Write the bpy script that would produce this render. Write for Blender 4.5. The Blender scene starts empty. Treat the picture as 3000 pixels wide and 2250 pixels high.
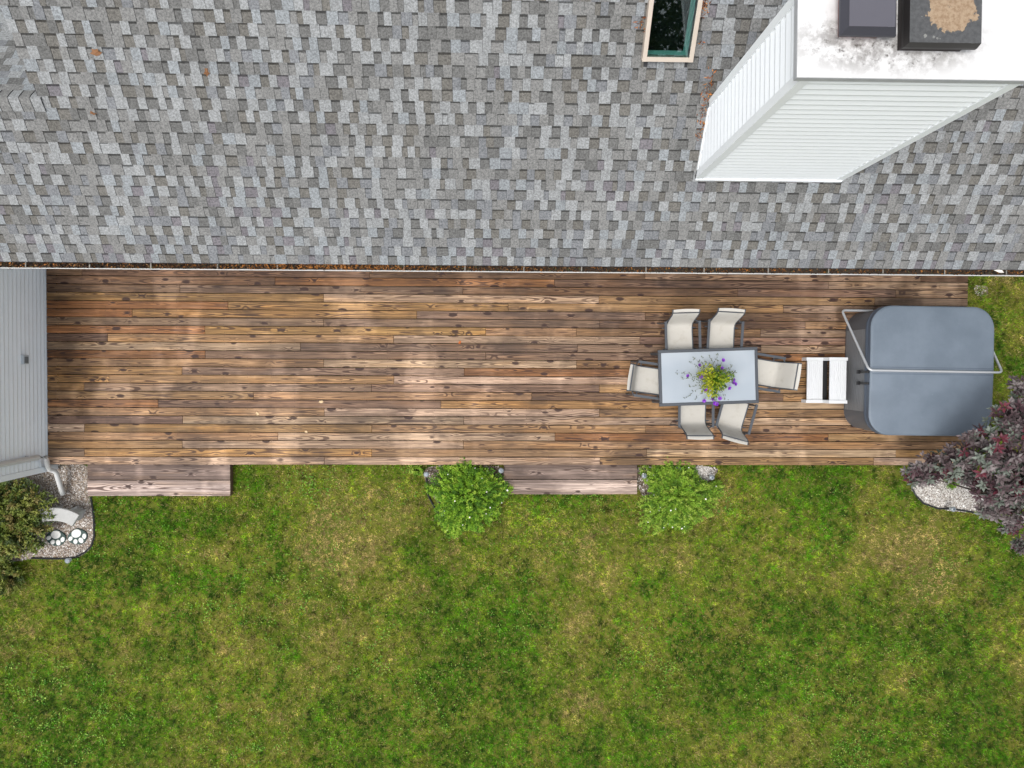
import bpy, math, random
import numpy as np
from mathutils import Vector, Matrix, Euler

random.seed(7)
rng = np.random.default_rng(11)
scene = bpy.context.scene
COL = scene.collection

# ------------------------------------------------------------------ camera, sky, sun, exposure
CAM_Z = 12.9646
CAM_ROT = (-0.02159, -0.02508, 0.00441)
cam_d = bpy.data.cameras.new('camera')
cam_d.sensor_fit = 'HORIZONTAL'; cam_d.sensor_width = 36.0; cam_d.lens = 25.2
cam_d.clip_start = 0.1; cam_d.clip_end = 600.0
cam = bpy.data.objects.new('camera', cam_d); COL.objects.link(cam)
cam.location = (0, 0, CAM_Z); cam.rotation_euler = CAM_ROT
scene.camera = cam

SUN_TO = Vector((-0.30, -0.22, 1.0)).normalized()
world = bpy.data.worlds.new('World'); scene.world = world; world.use_nodes = True
wn = world.node_tree.nodes; wl = world.node_tree.links
wn.clear()
sky = wn.new('ShaderNodeTexSky'); sky.sky_type = 'NISHITA'; sky.sun_disc = False
sky.sun_elevation = math.asin(SUN_TO.z); sky.sun_rotation = math.atan2(SUN_TO.x, SUN_TO.y)
sky.air_density = 1.0; sky.dust_density = 4.0; sky.ozone_density = 1.0
hs = wn.new('ShaderNodeHueSaturation'); hs.inputs['Saturation'].default_value = 0.20
bg = wn.new('ShaderNodeBackground'); bg.inputs['Strength'].default_value = 0.15
wo = wn.new('ShaderNodeOutputWorld')
wl.new(sky.outputs[0], hs.inputs['Color']); wl.new(hs.outputs[0], bg.inputs[0]); wl.new(bg.outputs[0], wo.inputs[0])
sun_d = bpy.data.lights.new('sun', 'SUN'); sun_d.energy = 0.9; sun_d.angle = math.radians(20); sun_d.color = (1.0, 0.965, 0.91)
sun = bpy.data.objects.new('sun', sun_d); COL.objects.link(sun)
sun.rotation_euler = SUN_TO.to_track_quat('Z', 'Y').to_euler(); sun.location = (0, 0, 30)
scene.view_settings.view_transform = 'Standard'; scene.view_settings.look = 'None'
scene.view_settings.exposure = 0.65; scene.view_settings.gamma = 1.0
scene.cycles.use_denoising = True
scene.cycles.max_bounces = 6; scene.cycles.diffuse_bounces = 3; scene.cycles.transparent_max_bounces = 8

# ------------------------------------------------------------------ helpers
CR = Euler(CAM_ROT).to_matrix()
F = 2100.0
DECK = 0.32
def at(px, py, z):
    """place seen at photo pixel (px, py) for something standing at height z"""
    d = CR @ Vector(((px - 1500) / F, -(py - 1125) / F, -1.0))
    t = (z - CAM_Z) / d.z
    return Vector((d.x * t, d.y * t, z))
def to_px(p):
    d = CR.transposed() @ (Vector(p) - Vector((0, 0, CAM_Z)))
    return 1500 + F * d.x / -d.z, 1125 - F * d.y / -d.z
def lin(r, g=None, b=None):
    if g is None: r, g, b = r
    f = lambda c: (c / 255 / 12.92) if c / 255 <= 0.04045 else ((c / 255 + 0.055) / 1.055) ** 2.4
    return (f(r), f(g), f(b), 1.0)

class NT:
    """small node-graph writer"""
    def __init__(s, name):
        s.m = bpy.data.materials.new(name); s.m.use_nodes = True
        s.t = s.m.node_tree; s.t.nodes.clear()
        s.out = s.t.nodes.new('ShaderNodeOutputMaterial')
    def put(s, inp, v):
        if isinstance(v, bpy.types.NodeSocket): s.t.links.new(v, inp)
        elif v is not None: inp.default_value = v
    def n(s, typ, ins=None, **props):
        nd = s.t.nodes.new(typ)
        for k, v in props.items(): setattr(nd, k, v)
        for k, v in (ins or {}).items(): s.put(nd.inputs[k], v)
        return nd
    def M(s, op, a, b=0.0, c=0.0, clamp=False):
        nd = s.t.nodes.new('ShaderNodeMath'); nd.operation = op; nd.use_clamp = clamp
        s.put(nd.inputs[0], a); s.put(nd.inputs[1], b); s.put(nd.inputs[2], c)
        return nd.outputs[0]
    def mix(s, f, a, b, mode='MIX'):
        nd = s.t.nodes.new('ShaderNodeMix'); nd.data_type = 'RGBA'; nd.blend_type = mode
        s.put(nd.inputs[0], f); s.put(nd.inputs[6], a); s.put(nd.inputs[7], b)
        return nd.outputs[2]
    def sm(s, v, lo, hi, a=0.0, b=1.0):
        nd = s.t.nodes.new('ShaderNodeMapRange'); nd.interpolation_type = 'SMOOTHSTEP'
        s.put(nd.inputs[0], v); s.put(nd.inputs[1], lo); s.put(nd.inputs[2], hi); s.put(nd.inputs[3], a); s.put(nd.inputs[4], b)
        return nd.outputs[0]
    def vec(s, x, y, z=0.0):
        nd = s.t.nodes.new('ShaderNodeCombineXYZ')
        s.put(nd.inputs[0], x); s.put(nd.inputs[1], y); s.put(nd.inputs[2], z)
        return nd.outputs[0]
    def noise(s, v, scale=1.0, detail=2.0, rough=0.5, col=False):
        nd = s.n('ShaderNodeTexNoise', {'Vector': v, 'Scale': scale, 'Detail': detail, 'Roughness': rough})
        return nd.outputs[1 if col else 0]
    def pos(s): return s.n('ShaderNodeNewGeometry').outputs['Position']
    def obj(s): return s.n('ShaderNodeTexCoord').outputs['Object']
    def sep(s, v): return s.n('ShaderNodeSeparateXYZ', {0: v}).outputs
    def bump(s, h, strength=0.3, dist=0.01):
        return s.n('ShaderNodeBump', {'Strength': strength, 'Distance': dist, 'Height': h}).outputs[0]
    def bsdf(s, color, rough=0.6, metal=0.0, normal=None, spec=0.4, **kw):
        b = s.n('ShaderNodeBsdfPrincipled', {'Base Color': color, 'Roughness': rough, 'Metallic': metal, 'Specular IOR Level': spec})
        if normal is not None: s.put(b.inputs['Normal'], normal)
        for k, v in kw.items(): s.put(b.inputs[k], v)
        s.t.links.new(b.outputs[0], s.out.inputs[0])
        return s.m

def mat_plain(name, srgb, rough=0.6, metal=0.0, var=0.12, scale=6.0, fine=60.0, spec=0.4, bump=0.0):
    k = NT(name); p = k.pos()
    a = k.noise(p, scale, 4.0, 0.6); b = k.noise(p, fine, 2.0)
    f = k.M('ADD', k.M('MULTIPLY', k.M('SUBTRACT', a, 0.5), var * 2.4), k.M('MULTIPLY', k.M('SUBTRACT', b, 0.5), var))
    c = lin(srgb)
    col = k.mix(1.0, c, k.n('ShaderNodeCombineColor', {0: k.M('ADD', f, 1.0), 1: k.M('ADD', f, 1.0), 2: k.M('ADD', f, 1.0)}).outputs[0], 'MULTIPLY')
    nm = k.bump(b, bump, 0.004) if bump else None
    return k.bsdf(col, rough, metal, nm, spec)

def mat_attr(name, rough=0.7, var=0.25, fine=40.0, spec=0.25, trans=0.0, attr='tone'):
    """colour comes from the pieces themselves (attribute 'tone'), with grain on top"""
    k = NT(name)
    a = k.n('ShaderNodeAttribute', attribute_name=attr).outputs[0]
    p = k.pos(); b = k.noise(p, fine, 3.0, 0.65)
    f = k.M('ADD', 1.0, k.M('MULTIPLY', k.M('SUBTRACT', b, 0.5), var * 2))
    col = k.mix(1.0, a, k.n('ShaderNodeCombineColor', {0: f, 1: f, 2: f}).outputs[0], 'MULTIPLY')
    if trans:
        d = k.n('ShaderNodeBsdfPrincipled', {'Base Color': col, 'Roughness': rough, 'Specular IOR Level': spec}).outputs[0]
        t = k.n('ShaderNodeBsdfTranslucent', {0: col}).outputs[0]
        mx = k.n('ShaderNodeMixShader', {0: trans, 1: d, 2: t}).outputs[0]
        k.t.links.new(mx, k.out.inputs[0]); return k.m
    return k.bsdf(col, rough, 0.0, None, spec)

class MB:
    """collects shapes, then links them as ONE mesh object"""
    def __init__(s): s.v = []; s.f = []; s.c = []; s.tone = None
    def add(s, vs, fs, tone=None):
        o = len(s.v); s.v += [tuple(v) for v in vs]; s.f += [tuple(i + o for i in f) for f in fs]
        s.c += [tone or s.tone or (1, 1, 1, 1)] * len(fs); return s
    def box(s, x0, x1, y0, y1, z0, z1, M=None, tone=None):
        vs = [Vector(p) for p in ((x0,y0,z0),(x1,y0,z0),(x1,y1,z0),(x0,y1,z0),(x0,y0,z1),(x1,y0,z1),(x1,y1,z1),(x0,y1,z1))]
        if M is not None: vs = [M @ v for v in vs]
        return s.add(vs, [(3,2,1,0),(4,5,6,7),(0,1,5,4),(1,2,6,5),(2,3,7,6),(3,0,4,7)], tone)
    def bevbox(s, x0, x1, y0, y1, z0, z1, b=0.003, M=None, tone=None):
        """box whose upper edges are eased"""
        vs = []
        for (e, z) in ((0, z0), (0, z1 - b), (b, z1)):
            vs += [(x0+e,y0+e,z),(x1-e,y0+e,z),(x1-e,y1-e,z),(x0+e,y1-e,z)]
        vs = [Vector(v) for v in vs]
        if M is not None: vs = [M @ v for v in vs]
        fs = [(3,2,1,0),(8,9,10,11)]
        for r in (0, 4):
            for i in range(4):
                j = (i + 1) % 4; fs.append((r+i, r+j, r+4+j, r+4+i))
        return s.add(vs, fs, tone)
    def prism(s, pts, z0, z1, tone=None, top_inset=0.0, M=None):
        n = len(pts); cx = sum(p[0] for p in pts)/n; cy = sum(p[1] for p in pts)/n
        vs = [Vector((p[0], p[1], z0)) for p in pts]
        b = top_inset
        if b:
            vs += [Vector((p[0], p[1], z1 - b)) for p in pts]
            for p in pts:
                d = math.hypot(p[0]-cx, p[1]-cy) or 1
                vs.append(Vector((p[0]-(p[0]-cx)/d*b, p[1]-(p[1]-cy)/d*b, z1)))
        else: vs += [Vector((p[0], p[1], z1)) for p in pts]
        if M is not None: vs = [M @ v for v in vs]
        L = len(vs)//n
        fs = [tuple(range(n-1, -1, -1)), tuple(range((L-1)*n, L*n))]
        for l in range(L-1):
            for i in range(n):
                j = (i+1) % n; fs.append((l*n+i, l*n+j, (l+1)*n+j, (l+1)*n+i))
        return s.add(vs, fs, tone)
    def tube(s, path, r, seg=8, tone=None, rx=None, up=(0,0,1), cap=True):
        path = [Vector(p) for p in path]; n = len(path); vs = []
        rr = r if isinstance(r, (list, tuple)) else [r]*n
        for i, p in enumerate(path):
            t = (path[min(i+1, n-1)] - path[max(i-1, 0)]).normalized()
            u = Vector(up)
            if abs(t.dot(u)) > 0.97: u = Vector((0,1,0)) if abs(t.y) < .9 else Vector((1,0,0))
            a = t.cross(u).normalized(); b = a.cross(t).normalized()
            for k in range(seg):
                w = 2*math.pi*(k+.5)/seg
                vs.append(p + a*math.cos(w)*rr[i]*(rx or 1) + b*math.sin(w)*rr[i])
        fs = []
        for i in range(n-1):
            for k in range(seg):
                j = (k+1) % seg; fs.append((i*seg+k, i*seg+j, (i+1)*seg+j, (i+1)*seg+k))
        if cap: fs += [tuple(range(seg-1,-1,-1)), tuple(range((n-1)*seg, n*seg))]
        return s.add(vs, fs, tone)
    def lathe(s, prof, seg=14, o=(0,0,0), tone=None):
        vs = [(o[0]+r*math.cos(2*math.pi*k/seg), o[1]+r*math.sin(2*math.pi*k/seg), o[2]+z) for r, z in prof for k in range(seg)]
        n = len(prof); fs = []
        for i in range(n-1):
            for k in range(seg):
                j = (k+1) % seg; fs.append((i*seg+k, i*seg+j, (i+1)*seg+j, (i+1)*seg+k))
        fs += [tuple(range(seg-1,-1,-1)), tuple(range((n-1)*seg, n*seg))]
        return s.add(vs, fs, tone)
    def mesh(s, name, mat, smooth=False):
        me = bpy.data.meshes.new(name); me.from_pydata(s.v, [], s.f); me.validate()
        me.materials.append(mat)
        if len(me.polygons) == len(s.c) and any(c != (1,1,1,1) for c in s.c):
            at_ = me.attributes.new('tone', 'FLOAT_COLOR', 'FACE'); at_.data.foreach_set('color', np.array(s.c, dtype=np.float32).ravel())
        if smooth: me.polygons.foreach_set('use_smooth', [True]*len(me.polygons)); 
        me.update(); return me
    def build(s, name, mat, parent=None, smooth=False, world=False):
        return link(name, s.mesh(name, mat, smooth), parent, world)

def link(name, me, parent=None, world=False):
    o = bpy.data.objects.new(name, me); COL.objects.link(o)
    if parent is not None:
        o.parent = parent
        if world: o.matrix_parent_inverse = Matrix.LocRotScale(parent.location, parent.rotation_euler, None).inverted()
    return o
def tag(o, label=None, cat=None, group=None, kind=None):
    for k, v in (('label', label), ('category', cat), ('group', group), ('kind', kind)):
        if v: o[k] = v
    return o
def empty(name, loc=(0,0,0), rz=0.0, **kw):
    o = bpy.data.objects.new(name, None); COL.objects.link(o); o.location = loc; o.rotation_euler = (0, 0, rz); o.empty_display_size = 0.1
    return tag(o, **kw)
def copy_tree(o, parent=None):
    c = o.copy(); COL.objects.link(c); c.parent = parent
    for ch in list(o.children): copy_tree(ch, c)
    return c
def smooth_angle(o, deg=40):
    me = o.data
    me.polygons.foreach_set('use_smooth', [True]*len(me.polygons))
    me.set_sharp_from_angle(angle=math.radians(deg)); return o

def np_mesh(name, verts, faces, mat, tones=None, smooth=False):
    """verts (N,3), faces (M,k) of one size; tones (M,3) per face"""
    me = bpy.data.meshes.new(name)
    nv, (nf, k) = len(verts), faces.shape
    me.vertices.add(nv); me.vertices.foreach_set('co', np.asarray(verts, np.float32).ravel())
    me.loops.add(nf*k); me.loops.foreach_set('vertex_index', faces.astype(np.int32).ravel())
    me.polygons.add(nf); me.polygons.foreach_set('loop_start', np.arange(0, nf*k, k, dtype=np.int32))
    me.polygons.foreach_set('loop_total', np.full(nf, k, dtype=np.int32))
    me.update(calc_edges=True)
    me.materials.append(mat)
    if tones is not None:
        a = me.attributes.new('tone', 'FLOAT_COLOR', 'FACE')
        t4 = np.ones((nf, 4), np.float32); t4[:, :3] = tones
        a.data.foreach_set('color', t4.ravel())
    if smooth: me.polygons.foreach_set('use_smooth', np.ones(nf, bool))
    return me
def unit(a): return a / np.maximum(np.linalg.norm(a, axis=1, keepdims=True), 1e-9)
def leaf_mesh(name, P, D, N, L, W, tones, mat, fold=0.25):
    """folded leaves: 2 triangles pairs; P base (n,3), D axis, N facing, L length, W width"""
    D = unit(D); S = unit(np.cross(D, N)); N = np.cross(S, D)
    L = np.asarray(L)[:, None]; W = np.asarray(W)[:, None]
    mid = P + D*L*0.48
    a = P; b = mid + S*W*.5 + N*W*fold; c = P + D*L - N*L*0.12; d = mid - S*W*.5 + N*W*fold
    V = np.stack([a, b, c, d], 1).reshape(-1, 3)
    i = np.arange(len(P))[:, None]*4
    Fc = np.concatenate([np.concatenate([i, i+1, i+2], 1), np.concatenate([i, i+2, i+3], 1)], 1).reshape(-1, 3)
    return np_mesh(name, V, Fc, mat, np.repeat(tones, 2, axis=0))
def vnoise(x, y, scale, seed, octaves=3):
    out = np.zeros_like(x); amp = 1.0; tot = 0
    for o in range(octaves):
        g = np.random.default_rng(seed + o).random((256, 256)); s = scale * 2**o
        xi = x*s + 1000.3; yi = y*s + 1000.7; x0 = np.floor(xi).astype(int); y0 = np.floor(yi).astype(int)
        fx = xi-x0; fy = yi-y0; fx = fx*fx*(3-2*fx); fy = fy*fy*(3-2*fy)
        q = lambda a, b: g[a % 256, b % 256]
        out += amp*((q(x0,y0)*(1-fx)+q(x0+1,y0)*fx)*(1-fy)+(q(x0,y0+1)*(1-fx)+q(x0+1,y0+1)*fx)*fy)
        tot += amp; amp *= .5
    return out/tot

# ------------------------------------------------------------------ materials
def mat_wood():
    k = NT('weathered_deck_wood')
    o = k.sep(k.obj()); r = k.n('ShaderNodeObjectInfo'); rnd = r.outputs['Random']; tint = r.outputs['Color']
    wp = k.pos(); w = k.sep(wp)
    sx = k.M('ADD', o[0], k.M('MULTIPLY', rnd, 61.0)); y = o[1]; sd = k.M('MULTIPLY', rnd, 37.0)
    # knots
    vo = k.n('ShaderNodeTexVoronoi', {'Vector': k.vec(k.M('MULTIPLY', sx, 3.4), k.M('ADD', k.M('MULTIPLY', y, 8.0), sd), sd), 'Scale': 1.0, 'Randomness': 1.0}, voronoi_dimensions='3D')
    dk = vo.outputs['Distance']; kc = k.sep(vo.outputs['Color'])
    has = k.M('GREATER_THAN', kc[0], 0.46)
    knot_pull = k.M('MULTIPLY', k.sm(dk, 0.45, 0.0), has)
    # growth rings cut by the board face
    n1 = k.noise(k.vec(k.M('MULTIPLY', sx, 0.55), sd, k.M('MULTIPLY', y, 2.0)), 1.0, 1.5)
    n2 = k.noise(k.vec(k.M('MULTIPLY', sx, 0.3), k.M('ADD', sd, 9.0), 0.0), 1.0, 1.0)
    zc = k.M('MULTIPLY', k.M('SUBTRACT', n1, 0.5), 0.34)
    yc = k.M('MULTIPLY', k.M('SUBTRACT', n2, 0.5), 0.22)
    dy = k.M('SUBTRACT', y, yc)
    rr = k.M('SQRT', k.M('ADD', k.M('MULTIPLY', dy, dy), k.M('MULTIPLY', zc, zc)))
    wob = k.noise(k.vec(k.M('MULTIPLY', sx, 6.0), k.M('MULTIPLY', y, 26.0), sd), 1.0, 2.0)
    rr = k.M('ADD', k.M('ADD', rr, k.M('MULTIPLY', knot_pull, 0.036)), k.M('MULTIPLY', wob, 0.0055))
    ring = k.M('SINE', k.M('MULTIPLY', rr, 2*math.pi/0.021))
    late = k.sm(ring, -0.15, 0.75)
    gstr = k.sm(k.noise(k.vec(k.M('MULTIPLY', sx, 0.8), k.M('ADD', sd, 3.0), k.M('MULTIPLY', y, 5.0)), 1.0, 2.0), 0.30, 0.58, 0.32, 1.0)
    streak = k.noise(k.vec(k.M('MULTIPLY', sx, 3.0), k.M('MULTIPLY', y, 150.0), sd), 1.0, 3.0, 0.6)
    # weathering
    bl = k.noise(k.vec(k.M('MULTIPLY', w[0], 1.15), k.M('MULTIPLY', w[1], 0.5), 4.0), 1.0, 3.0, 0.55)
    bl = k.sm(k.M('ADD', bl, k.M('MULTIPLY', k.M('SUBTRACT', k.noise(k.vec(k.M('MULTIPLY', w[0], 5.0), k.M('MULTIPLY', w[1], 18.0), 2.0), 1.0, 4.0, 0.65), 0.5), 0.22)), 0.50, 0.64)
    bl2 = k.noise(k.vec(k.M('MULTIPLY', sx, 1.1), k.M('MULTIPLY', y, 6.0), k.M('ADD', sd, 5.0)), 1.0, 3.0, 0.6)
    bl = k.M('MULTIPLY', bl, k.M('ADD', 0.35, k.M('MULTIPLY', k.M('FRACT', k.M('MULTIPLY', rnd, 7.31)), 0.9)))
    pale = k.M('MAXIMUM', k.M('MULTIPLY', bl, 0.75), k.M('MULTIPLY', k.sm(bl2, 0.52, 0.75), 0.6))
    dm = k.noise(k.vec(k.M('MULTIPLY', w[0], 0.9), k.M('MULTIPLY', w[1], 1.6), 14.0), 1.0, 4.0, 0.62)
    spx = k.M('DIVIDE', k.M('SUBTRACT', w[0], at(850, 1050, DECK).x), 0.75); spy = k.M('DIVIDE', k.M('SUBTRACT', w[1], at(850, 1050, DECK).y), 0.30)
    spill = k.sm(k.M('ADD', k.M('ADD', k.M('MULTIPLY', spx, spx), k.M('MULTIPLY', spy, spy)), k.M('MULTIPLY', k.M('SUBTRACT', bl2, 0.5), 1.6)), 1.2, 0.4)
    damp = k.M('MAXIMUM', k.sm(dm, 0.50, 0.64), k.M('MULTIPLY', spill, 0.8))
    yel = k.sm(k.noise(k.vec(k.M('MULTIPLY', sx, 0.7), k.M('MULTIPLY', y, 7.0), k.M('ADD', sd, 8.0)), 1.0, 2.0), 0.5, 0.7)
    col = k.mix(k.M('MULTIPLY', yel, 0.45), tint, k.mix(1.0, tint, (1.35, 1.12, 0.72, 1), 'MULTIPLY'))
    streak2 = k.noise(k.vec(k.M('MULTIPLY', sx, 0.9), k.M('MULTIPLY', y, 48.0), sd), 1.0, 3.0, 0.6)
    st = k.M('MULTIPLY', k.sm(streak, 0.2, 0.8, 0.78, 1.2), k.sm(streak2, 0.3, 0.7, 0.54, 1.36))
    col = k.mix(1.0, col, k.n('ShaderNodeCombineColor', {0: st, 1: st, 2: st}).outputs[0], 'MULTIPLY')
    dark = k.mix(0.5, k.mix(1.0, tint, (0.24, 0.18, 0.17, 1), 'MULTIPLY'), lin(58, 36, 28))
    col = k.mix(k.M('MULTIPLY', late, k.M('MULTIPLY', gstr, 0.9)), col, dark)
    col = k.mix(k.M('MULTIPLY', pale, 0.95), col, k.mix(1.0, k.mix(0.12, col, lin(150, 136, 124)), (1.95, 1.95, 1.95, 1), 'MULTIPLY'))
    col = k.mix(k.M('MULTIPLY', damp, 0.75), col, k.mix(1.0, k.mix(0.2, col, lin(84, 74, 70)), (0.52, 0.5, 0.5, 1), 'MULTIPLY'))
    kn = k.M('MULTIPLY', k.sm(k.M('ADD', k.M('ADD', dk, k.M('MULTIPLY', wob, 0.22)), k.M('MULTIPLY', kc[1], 0.16)), 0.45, 0.34), has)
    col = k.mix(k.M('MULTIPLY', kn, 0.92), col, lin(46, 27, 24))
    end = k.sm(k.M('ABSOLUTE', y), 0.056, 0.071)
    col = k.mix(k.M('MULTIPLY', end, 0.35), col, lin(60, 44, 36))
    col = k.n('ShaderNodeHueSaturation', {'Saturation': 0.97, 'Value': 1.08, 'Color': col}).outputs[0]
    nm = k.bump(k.M('ADD', k.M('MULTIPLY', late, 0.5), streak), 0.35, 0.002)
    return k.bsdf(col, 0.62, 0, nm, 0.3)
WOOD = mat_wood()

def mat_shingle():
    k = NT('asphalt_shingle')
    a = k.n('ShaderNodeAttribute', attribute_name='tone').outputs[0]; p = k.pos()
    g = k.noise(p, 42.0, 5.0, 0.85); m = k.noise(p, 1.1, 3.0)
    f = k.M('ADD', k.sm(g, 0.30, 0.70, 0.52, 1.46), k.M('MULTIPLY', k.M('SUBTRACT', m, 0.5), 0.18))
    col = k.mix(1.0, a, k.n('ShaderNodeCombineColor', {0: f, 1: f, 2: f}).outputs[0], 'MULTIPLY')
    return k.bsdf(col, 0.92, 0, k.bump(g, 0.5, 0.004), 0.15)
SHINGLE = mat_shingle()
LEAF = mat_attr('leaf', 0.55, 0.22, 30.0, 0.3, 0.22)
LEAF_DULL = mat_attr('waxy_leaf', 0.5, 0.2, 40.0, 0.4, 0.12)
GRASS = mat_attr('grass_blade', 0.6, 0.22, 9.0, 0.25, 0.25)
STONE = mat_attr('pebble', 0.85, 0.3, 90.0, 0.2)
DRY = mat_attr('dry_leaf', 0.75, 0.25, 60.0, 0.2)
WHITE = mat_plain('white_vinyl', (236, 240, 244), 0.42, 0, 0.03, 1.5, 30, 0.4)
TRIM = mat_plain('white_trim', (232, 236, 239), 0.45, 0, 0.04, 2.0, 30, 0.4)
PLASTIC = mat_plain('white_plastic', (204, 206, 208), 0.4, 0, 0.04, 5.0, 60, 0.4)
BLUEVINYL = mat_plain('pale_blue_vinyl', (232, 240, 246), 0.45, 0, 0.05, 1.2, 20, 0.35)
GUTTER = mat_plain('white_gutter', (196, 196, 194), 0.4, 0, 0.05, 2.0, 30)
DARK = mat_plain('dark_core', (38, 38, 40), 0.9, 0, 0.1)
FELT = mat_plain('roof_deck_felt', (60, 60, 62), 0.95, 0, 0.1)
SOIL = mat_plain('soil', (74, 58, 44), 0.95, 0, 0.3, 4, 50)
RIMWOOD = mat_plain('rim_board', (96, 74, 58), 0.8, 0, 0.2, 3, 40)
GREYMETAL = mat_plain('grey_powder_coat', (70, 74, 80), 0.45, 0.1, 0.05, 5, 60)
STEEL = mat_plain('brushed_aluminium', (188, 190, 193), 0.35, 0.45, 0.04)
BLACK = mat_plain('black_plastic', (30, 31, 34), 0.45, 0, 0.1)
def mat_sling():
    k = NT('cream_sling_fabric'); p = k.pos()
    wv = k.noise(p, 260.0, 1.0); d = k.noise(p, 7.0, 4.0, 0.6)
    col = k.mix(k.sm(d, 0.5, 0.75, 0, 0.3), lin(188, 185, 178), lin(146, 135, 118))
    col = k.mix(k.M('MULTIPLY', wv, 0.18), col, lin(140, 134, 126))
    return k.bsdf(col, 0.75, 0, k.bump(wv, 0.2, 0.002), 0.2)
SLING = mat_sling()
SLINGPIPE = mat_plain('sling_hem', (176, 160, 140), 0.8)
def mat_frost():
    k = NT('frosted_table_glass'); p = k.pos()
    n = k.noise(p, 1.7, 2.0)
    b = k.n('ShaderNodeBsdfPrincipled', {'Base Color': k.mix(k.sm(n, .35, .7), lin(190, 199, 208), lin(204, 211, 218)), 'Roughness': 0.16, 'Specular IOR Level': 0.6, 'Coat Weight': 0.3}).outputs[0]
    t = k.n('ShaderNodeBsdfTranslucent', {0: lin(205, 216, 228)}).outputs[0]
    tr = k.n('ShaderNodeBsdfTransparent', {0: lin(190, 205, 215)}).outputs[0]
    m1 = k.n('ShaderNodeMixShader', {0: 0.2, 1: b, 2: t}).outputs[0]
    m2 = k.n('ShaderNodeMixShader', {0: 0.26, 1: m1, 2: tr}).outputs[0]
    k.t.links.new(m2, k.out.inputs[0]); return k.m
FROST = mat_frost()
def mat_cover():
    k = NT('blue_grey_vinyl_cover'); p = k.pos()
    n = k.noise(p, 2.2, 4.0, 0.55); f = k.noise(p, 300.0, 2.0); d = k.noise(p, 24.0, 4.0, 0.7)
    col = k.mix(k.sm(n, .3, .7), lin(94, 105, 117), lin(104, 115, 127))
    col = k.mix(k.sm(d, .62, .8, 0, .18), col, lin(150, 160, 172))
    return k.bsdf(col, 0.5, 0, k.bump(k.M('ADD', f, k.M('MULTIPLY', k.noise(p, 5.0, 3.0), 6.0)), 0.3, 0.004), 0.4)
COVER = mat_cover()
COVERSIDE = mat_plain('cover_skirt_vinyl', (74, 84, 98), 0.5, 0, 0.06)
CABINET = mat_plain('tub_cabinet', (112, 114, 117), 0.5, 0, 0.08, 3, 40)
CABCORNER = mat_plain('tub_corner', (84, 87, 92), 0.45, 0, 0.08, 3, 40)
CONCRETE = mat_plain('garden_concrete', (172, 172, 170), 0.85, 0, 0.16, 9, 90, 0.2, 0.3)

# ------------------------------------------------------------------ ground sheet
def mat_ground():
    k = NT('thatch_ground'); p = k.pos()
    a = k.noise(p, 0.55, 4.0, 0.6); b = k.noise(p, 9.0, 4.0, 0.7); c = k.noise(p, 70.0, 3.0, 0.7)
    col = k.mix(k.sm(a, .35, .65), lin(74, 94, 24), lin(104, 106, 42))
    col = k.mix(k.sm(b, .45, .7, 0, .6), col, lin(118, 102, 62))
    col = k.mix(k.sm(c, .4, .75, 0, .5), col, lin(46, 52, 20))
    return k.bsdf(col, 0.95, 0, k.bump(c, 0.6, 0.01), 0.1)
g = MB(); g.add([(-300,-300,0),(300,-300,0),(300,300,0),(-300,300,0)], [(0,1,2,3)])
tag(g.build('ground', mat_ground()), kind='structure')

# ------------------------------------------------------------------ shared numbers of the site
Y_DECK = -1.708                      # south edge of the deck
PITCH = 0.1429
WALL_X = at(136, 1100, DECK).x       # foot of the wing's east wall
WING_S = at(139, 1375, 0.1).y
DECK_W, DECK_E = WALL_X + 0.012, at(2836, 860, DECK).x
EAVE_Y, EAVE_Z, SLOPE = 1.4984, 2.5424, math.radians(36.08)
CS, SN = math.cos(SLOPE), math.sin(SLOPE)
HOUSE_W, HOUSE_E = -14.0, 13.0
HOUSE_Y = EAVE_Y + 0.42              # main wall behind the eave
def roof(x, s, h=0.0): return Vector((x, EAVE_Y + s*CS - h*SN, EAVE_Z + s*SN + h*CS))
def on_roof(px, py, h=0.0):
    d = CR @ Vector(((px-1500)/F, -(py-1125)/F, -1.0)); c = Vector((0, 0, CAM_Z)); n = Vector((0, -SN, CS))
    t = (roof(0, 0, h) - c).dot(n) / d.dot(n); p = c + d*t
    return p.x, (p - roof(0, 0, h)).dot(Vector((0, CS, SN)))

# ------------------------------------------------------------------ deck
deck = empty('deck', ((DECK_W+DECK_E)/2, Y_DECK, 0), label='long weathered brown plank deck between the roof gutter and the lawn', cat='deck')
JOINTS = [[240, 1083, 1890, 2698], [806, 1624, 2428], [527, 1356, 2161, 2625], [948, 1755, 2563], [668, 1489, 2295], [387, 1221, 1890],
          [948, 1757, 2360], [600, 1423, 1689, 2228], [315, 1153, 1875], [880, 1692, 2230], [601, 1423, 2160], [948, 1689, 2430], [533, 1360, 2090], [319, 1154, 1890],
          [246, 1089, 1756, 2430], [743, 1558, 2295], [463, 1292, 2160], [950, 1756, 2560], [535, 1359, 2160], [247, 1089, 1892, 2640],
          [814, 1626, 2427], [534, 1358, 2160], [247, 1089, 1895, 2625], [950, 1758, 2560]]
TONES0 = {'orange': (156, 98, 48), 'tan': (172, 136, 94), 'grey': (136, 116, 102), 'pale': (206, 182, 158), 'dark': (106, 80, 64), 'plum': (126, 102, 94), 'gold': (178, 136, 76)}
TONES = {k: tuple(.90*(.55*a + .45*b) for a, b in zip(v, (116, 85, 54))) for k, v in TONES0.items()}
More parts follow.
